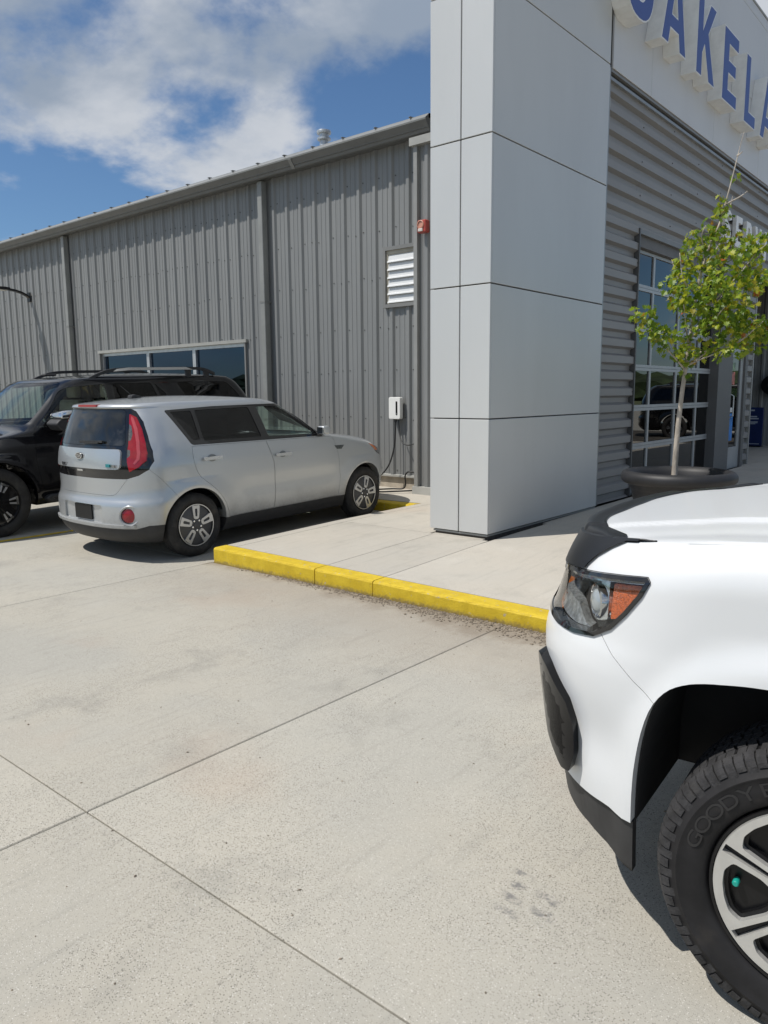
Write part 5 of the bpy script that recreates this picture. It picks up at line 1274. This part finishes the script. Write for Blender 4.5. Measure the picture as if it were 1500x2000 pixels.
# bonnet as a flat-crowned panel that follows the fender tops
def Xh(y):
    z = tE(y)-.008; yf = TB.yf(z); t = (yf-y)/TB.rf(z); q = 1.0 if t >= 1 else max(0.0, 1-(1-max(t, 0))**TB.nf)**(1/TB.nf)
    return max((TB.w(z)+TB.bulge(y, z))*q-.0065, 0.0)
_yy = np.linspace(-.2, .86, 240); _xx = np.array([Xh(y) for y in _yy]); _o = np.argsort(_xx)
def yHf(e): return float(np.interp(e, _xx[_o], np.maximum.accumulate(_yy[_o][::-1])[::-1]))
YE = max(y for y, x in zip(_yy, _xx) if x > .02)
def sm(t): t = min(max(t, 0), 1); return t*t*(3-2*t)
def hoodz(x, y):
    e = abs(x); z = tE(y)-.001+.006*sm((.85-e)/.5)
    z += .009*sm((.505-e)/.022)                       # pressed crease
    z -= .004*math.exp(-((e-.70)/.05)**2)             # shallow flute beside it
    k = max(0, y-(yHf(e)-.16)); z -= .55*k*k
    return z
v = []; f = []; nu = 92; rows_ = [-.78+(YE+.78)*(1-(1-k/70)**1.7) for k in range(71)]
us = sorted(set([round(t, 4) for t in np.linspace(-1, 1, nu+1)]))
for y in rows_:
    X_ = Xh(y)
    for u in us: v.append((u*X_, y, hoodz(u*X_, y)))
m_ = len(us)
for i in range(len(rows_)-1):
    for k in range(m_-1): f.append((i*m_+k, i*m_+k+1, (i+1)*m_+k+1, (i+1)*m_+k))
ho = meshobj('bonnet', mesh(v, f, True), TWH, trk); sdm = ho.modifiers.new('thick', 'SOLIDIFY'); sdm.thickness = .018; sdm.offset = -1
# bug deflector: dark strip wrapped over the bonnet lip
v = []; f = []; EM = Xh(.512); nn = 10
th_ = np.linspace(-1, 1, 161); xs2 = [EM*math.copysign(1-(1-abs(t))**1.5, t) for t in th_]
for x in xs2:
    e = abs(x); yo = yHf(e)+.016; wd = .088+.02*sm((.30-e)/.2)+.012*sm((e-.45)/.15)-.030*sm((e-.66)/.06)
    for k in range(nn+1):
        t = k/nn; y = yo-wd*(1-t); yb = min(y, yHf(e)); lift = .006+.013*sm(t*1.4)
        drop = .075*max(0, (t-.72)/.28)**1.6
        v.append((x, y, hoodz(x, yb)+lift-drop))
for i in range(len(xs2)-1):
    for k in range(nn): f.append((i*(nn+1)+k, (i+1)*(nn+1)+k, (i+1)*(nn+1)+k+1, i*(nn+1)+k+1))
SMK = M('smoked_plastic', (.013, .014, .016), .35, 0, var=.1, spec=.35)
dfl = meshobj('bug_deflector', mesh(v, f, True), SMK, trk); sdm = dfl.modifiers.new('thick', 'SOLIDIFY'); sdm.thickness = .005; sdm.offset = -1
tpiece('deflector_tail', inter(diff(TB.loft(-.009), TB.loft(.01)), prism_mesh([(.90, 1.035), (.82, 1.056), (.78, 1.068), (.733, 1.079), (.677, 1.090), (.666, 1.106), (.635, 1.136), (.59, 1.166), (.545, 1.190), (.507, 1.196), (.60, 1.186), (.72, 1.166), (.90, 1.13)], 'x', -1.3, -.40)), SMK, dfl, shift=.012)
# cab and bed behind the bonnet
CB = Body(list(np.linspace(1.22, 1.70, 24))+[1.72, 1.745, 1.765, 1.78, 1.788], [(1.22, .86), (1.35, .84), (1.6, .74), (1.70, .69), (1.76, .60), (1.788, .3)], [(1.22, -2.52), (1.6, -2.44), (1.70, -2.38), (1.76, -2.2), (1.788, -1.7)],
          [(1.22, -.52), (1.35, -.66), (1.55, -.98), (1.66, -1.15), (1.72, -1.28), (1.76, -1.4), (1.788, -1.6)], [(1.2, .15), (1.8, .15)], [(1.2, .2), (1.8, .2)], 3, 2.6)
CL_ = CB.loft(); CC = Carver(CL_); cab = diff(CL_, CB.loft(.05, 1.15, 1.745))
def cpiece(n, me, m, sh_=0): CC.finish(me, shift=sh_); return meshobj(n, me, m, trk)
CG = diff(CB.loft(.006), CB.loft(.011))
for pl, ax, a, b in ((rounded([(-.95, 1.36), (-1.22, 1.66), (-1.60, 1.67), (-1.60, 1.36)], .03), 'x', -1.2, 1.2), (rounded([(-1.68, 1.36), (-1.68, 1.67), (-2.22, 1.66), (-2.34, 1.36)], .03), 'x', -1.2, 1.2), (rounded([(-.60, 1.68), (-.76, 1.30), (.76, 1.30), (.60, 1.68)], .05), 'y', -1.5, -.4)):
    cab = diff(cab, prism_mesh(pl, ax, a, b)); cpiece('cab_window', inter(CG, prism_mesh(offset_poly(pl, -.012), ax, a, b)), PRIV if ax == 'x' else CLEARG, .012)
cpiece('cab', cab, TWH)
MB().box(-.86, .86, -.80, -.50, 1.20, 1.30).build('cowl', BLKPL, trk); MB().box(-.80, .80, -4.20, -2.55, .62, .66).build('bed_floor', BLKPL, trk)
for s in (1, -1): MB().box(*sorted((.93*s, 1.12*s)), -.86, -.72, 1.30, 1.47).build('door_mirror', BLKPL, trk, bevel=.03, seg=2)
# ---- all-terrain wheels
def rad_poly(pts, a): return [rot2(p, a) for p in pts]
def truck_wheel(loc, flip, turn=0.0, detail=True):
    if 't_tyre' not in WM:
        R_, rm, wd = .380, .246, .255
        p = [(rm+.0, -.030), (rm+.010, -.006), (rm+.018, .000), (rm+.030, .004), (rm+.055, .008), (rm+.078, .006), (rm+.080, .0075), (rm+.083, .0075), (rm+.085, .004), (rm+.105, -.004), (R_-.014, -.014), (R_-.002, -.026), (R_-.001, -.05), (R_+.001, -wd/2), (R_-.001, -wd+.05), (R_-.002, -wd+.026), (R_-.02, -wd+.01), (rm+.05, -wd-.008), (rm+.01, -wd+.01), (rm, -wd+.03)]
        WM['t_tyre'] = MB().lathe(p, 96, 'x', closed=True).mesh(True, 50)
        mb = MB(); nb_ = 84
        for k in range(nb_):
            a0 = 2*math.pi*k/nb_
            for (x0, x1, sk, wdt, h) in ((-.014, -.062, .35, .80, .0095), (-.070, -.108, -.55, .78, .0085), (-.114, -.146, .55, .78, .0085), (-.152, -.190, -.55, .78, .0085), (-.198, -.242, .35, .80, .0095)):
                w2 = 2*math.pi/nb_*wdt; off = RNG.uniform(-.15, .15)*w2; vv = []
                for (xx, r_) in ((x0, R_-.010), (x1, R_-.010), (x1, R_+h*.9), (x0, R_+h*.9 if x0 < -.02 else R_-.004)):
                    for sg in (0, 1):
                        an = a0+off+sg*w2+sk*(xx-x0)/.1*.12; vv.append((xx, math.cos(an)*r_, math.sin(an)*r_))
                mb.add(vv, [(0, 1, 3, 2), (2, 3, 5, 4), (4, 5, 7, 6), (6, 7, 1, 0), (0, 2, 4, 6), (1, 7, 5, 3)])
            # shoulder lugs wrapping onto the sidewall
            ln = .030 if k % 2 else .018; w2 = 2*math.pi/nb_*.84; vv = []
            for (xx, r_) in ((-.030, R_+.006), (-.010, R_-.006), (-.002, R_-.010-ln*.5), (.0005, R_-.012-ln), (-.012, R_-.014-ln), (-.034, R_-.012)):
                for sg in (0, 1): an = a0+sg*w2; vv.append((xx, math.cos(an)*r_, math.sin(an)*r_))
            mb.add(vv, [(0, 1, 3, 2), (2, 3, 5, 4), (4, 5, 7, 6), (6, 7, 9, 8), (8, 9, 11, 10), (10, 11, 1, 0), (0, 2, 4, 6, 8, 10), (1, 11, 9, 7, 5, 3)])
        WM['t_tread'] = mb.mesh()
        win = rounded([(.094, -.020), (.122, -.047), (.183, -.077), (.207, -.055), (.215, -.02), (.215, .02), (.207, .055), (.183, .077), (.122, .047), (.094, .020)], .008, 2)
        slot = [(.108, -.007), (.2365, -.012), (.2365, .012), (.108, .007)]
        circ = lambda r_, n=96: [(r_*math.cos(t), r_*math.sin(t)) for t in np.linspace(0, 2*math.pi, n, endpoint=False)]
        loops = [circ(.2385)]+[rad_poly(win, math.radians(189+60*k)) for k in range(6)]+[rad_poly([(.108, -.007), (.232, -.011), (.232, .011), (.108, .007)], math.radians(159+60*k)) for k in range(6)]
        vs, fs = flat_fill(loops); me = extrude_flat(vs, fs, lambda a, b, d: (d, a, b), -.020, -.004); WM['t_face'] = me
        # dark spoke sides: same shape, a little wider, behind the bright face
        l2 = [circ(.236)]+[rad_poly(offset_poly(win, .010), math.radians(189+60*k)) for k in range(6)]
        vs, fs = flat_fill(l2); WM['t_back'] = extrude_flat(vs, fs, lambda a, b, d: (d, a, b), -.062, -.0205)
        WM['t_bar'] = MB().lathe([(.2475, -.035), (.2505, -.012), (.2475, -.002), (.241, -.001), (.238, -.012), (.228, -.06), (.222, -.10), (.222, -.20), (.245, -.24)], 64, 'x').mesh(True, 35)
        WM['t_brake'] = MB().lathe([(.165, -.135), (.165, -.115), (.08, -.115), (.075, -.07), (.001, -.07)], 40, 'x').mesh(True, 35)
        WM['t_cap'] = MB().lathe([(.038, -.006), (.036, .002), (.03, .004), (.001, .005)], 28, 'x').mesh(True, 35)
        WM['t_cal'] = MB().prism(rounded([(.08, -.10), (.17, -.12), (.19, 0), (.17, .12), (.08, .10)], .02), 'x', -.16, -.09).mesh()
        WM['t_valve'] = MB().lathe([(.006, -.06), (.006, -.02), (.0085, -.02), (.0085, -.004), (.006, -.001), (.001, -.001)], 12, 'x').mesh(True, 40)
        WM['t_lug'] = MB().lathe([(.013, -.03), (.013, -.008), (.009, -.004), (.001, -.004)], 6, 'x').mesh()
        # raised sidewall lettering
        def text_mesh(ch):
            cu = bpy.data.curves.new('t', 'FONT'); cu.body = ch; cu.size = .058; cu.extrude = .0006; cu.align_x = 'CENTER'
            to = bpy.data.objects.new('t', cu); COL.objects.link(to); dg = bpy.context.evaluated_depsgraph_get(); me = bpy.data.meshes.new_from_object(to.evaluated_get(dg)); bpy.data.objects.remove(to); return me
        big = MB()
        for i, ch in enumerate('GOODYEAR'):
            me = text_mesh(ch); a = math.radians(163-9.6*i); 
            vv = []
            for q in me.vertices:
                px, py, pz = q.co; an = a-px*1.25/.298; r_ = .283+py*.82; vv.append((.0086+pz-.011*max(0, (r_-.30)/.04)**1.3*.35, math.cos(an)*r_, math.sin(an)*r_))
            big.add(vv, [tuple(p_.vertices)[::-1] for p_ in me.polygons])
        WM['t_text'] = big.mesh()
    w_ = bpy.data.objects.new('wheel', WM['t_bar']); link(w_, trk); w_.location = loc; w_.rotation_euler = (0, 0, (math.pi if flip else 0)+turn)
    def pc(n, k, m, rot=0, off=(0, 0, 0)):
        o = bpy.data.objects.new(n, WM[k]); link(o, w_); o.rotation_euler = (rot, 0, 0); o.location = off
        if not o.data.materials: o.data.materials.append(m)
        return o
    if not w_.data.materials: w_.data.materials.append(M('rim_black', (.012, .012, .013), .3, .4, var=.1))
    TR = M('tread_rubber', (.026, .0255, .027), .85, 0, var=.4, scale=30, bump=.3, bscale=160, dirt=((.05, .048, .046), 22, .5, .5))
    pc('tyre', 't_tyre', M('sidewall_rubber', (.015, .0145, .0155), .66, 0, var=.3, scale=8, dirt=((.04, .035, .031), 9, .55, .5), spec=.3))
    tr = pc('tread_blocks', 't_tread', TR); tr['kind'] = 'stuff'
    pc('sidewall_lettering', 't_text', M('letter_rubber', (.019, .0185, .019), .55, 0, var=.2))
    pc('rim_face', 't_face', M('machined_rim', (.60, .595, .57), .38, .55, var=.05, scale=20)); pc('rim_pocket', 't_back', M('rim_black', (.012, .012, .013)))
    pc('brake_disc', 't_brake', M('brake_iron', (.10, .095, .09), .5, .7, var=.2)); pc('brake_caliper', 't_cal', BLKPL, 2.2); pc('hub_cap', 't_cap', BLKGL)
    for k in range(6): c = rot2((.058, 0), math.radians(159+60*k)); pc('lug_nut', 't_lug', CHROME, 0, (0, c[0], c[1]))
    c = rot2((.186, 0), math.radians(183)); pc('valve_cap', 't_valve', M('valve_green', (.01, .30, .24), .4, var=0), 0, (-.006, c[0], c[1]))
for y in (0.0, -3.26):
    truck_wheel((-.940, y, .376), True); truck_wheel((.940, y, .376), False)
    MB().tube([(-.8, y, .376), (.8, y, .376)], .05, 10).build('axle', BLKPL, trk)
# ---------------------------------------------------------------- wall charger and its cables
ch = thing('wall_charger', 'white wall charger box with a dark slot on the grey siding', 'charger', (-7.045, GY0-.032, 1.405))
CHW = M('charger_white', (.72, .72, .69), .35, 0, var=.03)
MB().box(-.085, .085, -.02, 0, -.12, .12).build('mounting_plate', BLKPL, ch)
cb = MB().prism(rounded([(-.105, -.158), (.105, -.158), (.105, .158), (-.105, .158)], .03), 'y', -.095, -.02).build('case', CHW, ch, bevel=.008, seg=2)
MB().prism(rounded([(.028, -.098), (.058, -.098), (.058, .098), (.028, .098)], .014), 'y', -.099, -.0955).build('display_slot', BLKGL, ch)
MB().lathe([(.006, -.1), (.006, -.102), (.001, -.102)], 10, 'y', (.043, 0, -.075)).build('status_light', M('status', (.35, .36, .36), .3, var=0), ch)
MB().tube([(-.01, -.055, -.15), (-.01, -.055, -.20)], .018, 10).build('cable_gland', BLKPL, ch)
CAB = M('cable_black', (.012, .012, .012), .5, var=.1)
def cable(name, pts, rad, label): return tag(MB().tube(smoothpoly(pts, 6), rad, 8).build(name, CAB, None, smooth=True), label, 'cable')
cable('charging_cable', [(-7.055, 8.663, 1.21), (-7.05, 8.65, 1.05), (-7.06, 8.62, .80), (-7.12, 8.56, .56), (-7.24, 8.45, .39), (-7.33, 8.28, .34), (-7.33, 8.10, .45), (-7.30, 7.98, .60)], .011, 'black charging cable sagging from the white charger to the car nose')
cable('power_lead', [(-7.00, 8.665, 1.24), (-6.985, 8.66, 1.12), (-6.94, 8.62, 1.0), (-6.86, 8.58, .915), (-6.76, 8.57, .885), (-6.68, 8.58, .90), (-6.60, 8.62, .92)], .008, 'thin black lead curving from the charger towards the wall corner')
cable('floor_cable', [(-7.30, 8.05, .24), (-7.15, 8.30, .247), (-7.00, 8.50, .25), (-6.86, 8.58, .255), (-6.80, 8.57, .32), (-6.80, 8.56, .44), (-6.76, 8.57, .50), (-6.70, 8.58, .505), (-6.63, 8.60, .49)], .011, 'black cable looping up from the floor at the wall corner')
cable('floor_cable', [(-7.32, 7.95, .235), (-7.10, 8.10, .24), (-6.92, 8.22, .24), (-6.78, 8.35, .245), (-6.66, 8.46, .25), (-6.60, 8.54, .25)], .011, 'black cable lying flat on the walk below the charger')
jb = thing('conduit_stub', 'bent wire stub and pale bracket beside the charger', 'bracket', (-6.72, GY0-.04, 1.30))
MB().tube(smoothpoly([(-.03, 0, .06), (0, -.03, .0), (.03, -.04, .05), (.05, -.03, -.06), (0, -.02, -.10)], 4), .006, 6).build('wire', CAB, jb)
MB().prism(rounded([(.02, -.10), (.05, -.10), (.05, .05), (.02, .02)], .01), 'y', -.012, -.004).build('clip', M('light_trim', (.32, .32, .30)), jb)
MB().box(.035, .045, -.01, 0, .22, .42).build('wire_cover', M('light_trim', (.32, .32, .30)), jb)
# ---------------------------------------------------------------- young maple in a round planter
PC = Vector((-2.56, 7.47, 0)); pz0 = wz(-2.56, 7.47)
pot = thing('planter_pot', 'large round black planter with rolled rim by the garage door', 'planter', (PC.x, PC.y, pz0))
POTM = M('pot_plastic', (.016, .016, .018), .55, 0, var=.2, scale=5, dirt=((.035, .034, .032), 6, .55, .4))
zr_ = .82-pz0
prof = [(.30, 0), (.33, .02), (.435, zr_-.155), (.438, zr_-.15), (.452, zr_-.13), (.455, zr_-.10), (.475, zr_-.085)]
prof += [(.475+.062*math.sin(a)*.95-.0, zr_-.03-.062*math.cos(a)) for a in np.linspace(.3, 3.4, 12)]
prof += [(.42, zr_-.02), (.415, zr_-.12)]
MB().lathe(prof, 64, 'z').build('pot', POTM, pot, smooth=True, sharp=50)
MB().lathe([(.414, zr_-.11), (.3, zr_-.085), (.1, zr_-.075), (.001, zr_-.07)], 40, 'z').build('soil', M('soil', (.045, .032, .022), .95, var=.5, scale=30, bump=1, bscale=50), pot)
tree = thing('maple_tree', 'young maple with yellow-green leaves growing in the black planter', 'tree', (PC.x-.02, PC.y, .745))
_fw = Vector((-.6363, .7564, 0)).normalized(); _rt = Vector((.766, .6427, 0)).normalized()
def T3(px, py, d=0.0):
    """place by height and sideways offset seen from the lot; d is depth"""
    k = 7.4/1493.96*(1+d/7.4); return _rt*((px-1322)*k)+_fw*d+Vector((0, 0, (908-py)*k*.988))
def limb(pts, r0, r1, nm, par):
    P = [T3(*p) for p in pts]; P = [Vector(p) for p in smoothpoly([tuple(p) for p in P], 5)]; n = len(P)
    return MB().tube(P, [r0+(r1-r0)*(i/(n-1))**(.8 if r0 < .02 else .62) for i in range(n)], 7).build(nm, BARK, par, smooth=True), P
BARK = M('pale_bark', (.40, .355, .30), .85, 0, var=.3, scale=18, bump=.5, bscale=60, stretch=(1, 1, .3))
tr_, P0 = limb([(1318, 925), (1319, 860), (1322, 780), (1330, 685), (1338, 610), (1344, 540), (1360, 470), (1378, 425), (1387, 390), (1398, 340), (1408, 290), (1415, 258)], .034, .0018, 'trunk', tree)
limbs = [[(1328, 690), (1300, 662, -.06), (1268, 632, -.1), (1234, 588, -.12)], [(1330, 682), (1370, 662, .05), (1425, 635, .1), (1462, 622, .12), (1500, 612, .1)], [(1340, 590), (1372, 556, -.1), (1408, 505, -.2), (1440, 462, -.22), (1470, 445, -.25)],
         [(1342, 570), (1322, 530, .15), (1312, 490, .25)], [(1350, 510), (1385, 480, .2), (1420, 440, .3)], [(1336, 630), (1350, 600, -.25), (1362, 560, -.45)], [(1334, 650), (1310, 600, -.2), (1296, 560, -.3)],
         [(1338, 620), (1385, 600, .3), (1430, 560, .5)], [(1356, 480), (1340, 440, -.1), (1345, 420, -.12)], [(1333, 660), (1395, 640, -.25), (1440, 590, -.4)], [(1330, 684), (1345, 665, -.2), (1390, 640, -.35)], [(1384, 400), (1398, 392, .02), (1404, 372, .04)],
         [(1390, 385), (1415, 372, 0), (1428, 362, 0)], [(1405, 300), (1415, 292, 0)], [(1344, 550), (1310, 520, -.1), (1300, 470, -.1)]]
LP = []
for q in limbs:
    o, P = limb(q, .011, .0025, 'branch', tree); LP += P[len(P)//3:]
# leaf clumps: (px, py, depth, radius px, count)
cl = [(1236, 580, -.12, 20, 60), (1250, 605, -.12, 22, 60), (1272, 618, -.1, 20, 45), (1290, 635, -.08, 24, 70), (1312, 655, -.05, 16, 30), (1325, 668, 0, 16, 30), (1345, 640, -.1, 28, 80), (1330, 590, -.2, 32, 120), (1310, 555, -.2, 24, 90), (1306, 520, -.1, 22, 70), (1325, 490, 0, 26, 100),
      (1345, 450, 0, 26, 100), (1372, 425, 0, 22, 80), (1350, 530, -.3, 36, 150), (1385, 490, -.25, 38, 150), (1410, 455, -.1, 30, 110), (1440, 452, -.2, 24, 80), (1468, 442, -.25, 16, 46), (1390, 545, -.35, 36, 140), (1425, 520, -.25, 32, 120), (1452, 520, 0, 22, 60), (1448, 490, .1, 22, 50),
      (1365, 595, -.3, 34, 130), (1400, 590, -.2, 30, 100), (1432, 570, .2, 28, 70), (1385, 640, -.3, 26, 80), (1355, 560, .3, 36, 110), (1400, 520, .35, 36, 110), (1330, 540, .3, 30, 80), (1370, 480, .3, 34, 100), (1440, 625, .1, 24, 70), (1465, 612, .12, 24, 80), (1490, 618, .1, 26, 90), (1512, 612, .1, 24, 60), (1470, 640, .12, 20, 40), (1432, 600, -.3, 22, 55),
      (1381, 385, 0, 10, 16), (1376, 376, 0, 9, 12), (1404, 335, 0, 7, 8), (1392, 400, 0, 12, 18), (1415, 640, -.1, 22, 45), (1330, 690, -.02, 12, 14)]
base = [(0, 0), (.10, .18), (.42, .10), (.30, .34), (.52, .52), (.26, .58), (.22, .80), (.08, .70), (0, 1.05), (-.08, .70), (-.22, .80), (-.26, .58), (-.52, .52), (-.30, .34), (-.42, .10), (-.10, .18)]
v = []; f = []
for (px, py, d, rp, cnt) in cl:
    c = T3(px, py, d); R0 = rp*7.4/1493.96
    for _ in range(int(cnt*.64)):
        while True:
            q = Vector((random.uniform(-1, 1), random.uniform(-1, 1), random.uniform(-1, 1)))
            if q.length < 1: break
        p = c+Vector((q.x*R0*1.15, q.y*R0*1.15, q.z*R0)); s_ = random.uniform(.045, .082)
        out = Vector((q.x, q.y, 0)); out = out.normalized() if out.length > .05 else Vector((1, 0, 0))
        az = math.atan2(out.y, out.x)+random.gauss(0, .8); dr = random.uniform(-1.2, -.1); roll = random.gauss(0, .6)
        mt = Matrix.Rotation(az-math.pi/2, 3, 'Z') @ Matrix.Rotation(dr, 3, 'X') @ Matrix.Rotation(roll, 3, 'Y'); b0 = len(v); cup = random.uniform(.05, .30)
        for (a, b) in base: v.append(tuple(p+mt@Vector((a*s_, b*s_, cup*s_*abs(a)*1.2-.12*s_*b*b))))
        v.append(tuple(p+mt@Vector((0, .42*s_, -.03*s_)))); ci = b0+len(base)
        f += [(b0+i, b0+(i+1) % len(base), ci) for i in range(len(base))]
lm = bpy.data.materials.new('maple_leaf'); lm.use_nodes = True; t = lm.node_tree; b = t.nodes['Principled BSDF']
gi = t.nodes.new('ShaderNodeNewGeometry'); rp_ = t.nodes.new('ShaderNodeValToRGB'); cr = rp_.color_ramp
cr.elements[0].color = (.085, .15, .014, 1); cr.elements[1].color = (.30, .26, .02, 1); cr.elements[1].position = .985
for pos, c in ((.30, (.14, .23, .016, 1)), (.6, (.21, .29, .02, 1)), (.85, (.36, .38, .025, 1))): e = cr.elements.new(pos); e.color = c
e = cr.elements.new(.995); e.color = (.36, .10, .02, 1)
t.links.new(gi.outputs['Random Per Island'], rp_.inputs[0]); t.links.new(rp_.outputs[0], b.inputs['Base Color']); b.inputs['Roughness'].default_value = .45
tl_ = t.nodes.new('ShaderNodeBsdfTranslucent'); hs = t.nodes.new('ShaderNodeHueSaturation'); hs.inputs['Value'].default_value = 1.5; t.links.new(rp_.outputs[0], hs.inputs['Color']); t.links.new(hs.outputs[0], tl_.inputs[0])
mx = t.nodes.new('ShaderNodeMixShader'); mx.inputs[0].default_value = .42; t.links.new(b.outputs[0], mx.inputs[1]); t.links.new(tl_.outputs[0], mx.inputs[2]); t.links.new(mx.outputs[0], t.nodes['Material Output'].inputs[0])
crown = meshobj('crown', mesh(v, f), lm, tree)
def copy_tree(o, parent=None):
    c = o.copy(); COL.objects.link(c); c.parent = parent
    for k in list(o.children): copy_tree(k, c)
    return c
mc = copy_tree(suv); mc.name = 'parked_car'; mc.location = (1.2, 27.0, .0); mc.rotation_euler = (0, 0, math.radians(70))
mc['label'] = 'dark car mirrored low in the garage door glass'
# ---------------------------------------------------------------- wooded skyline all round, seen in the glass
v = []; f = []
ico = bmesh.new(); bmesh.ops.create_icosphere(ico, subdivisions=2, radius=1); iv = [vv.co.copy() for vv in ico.verts]; jf = [tuple(x.index for x in ff.verts) for ff in ico.faces]; ico.free()
for k in range(420):
    a = random.uniform(0, 2*math.pi); dd = random.uniform(150, 200); h = random.uniform(4, 9)*(1.0+.4*math.sin(a*3)); w_ = random.uniform(5, 11); b0 = len(v); cx_, cy_ = math.cos(a)*dd-5, math.sin(a)*dd+5
    for q in iv: k_ = 1+random.uniform(-.22, .22); v.append((cx_+q.x*w_*k_, cy_+q.y*w_*k_, h*.45+q.z*h*.6*k_))
    f += [tuple(b0+i for i in q) for q in jf]
wd = meshobj('far_woods', mesh(v, f), M('far_foliage', (.035, .055, .02), .95, 0, var=.5, scale=.4)); wd['kind'] = 'stuff'; wd['label'] = 'far dark belt of trees reflected in the windows'
bpy.data.scenes.remove(_ws)
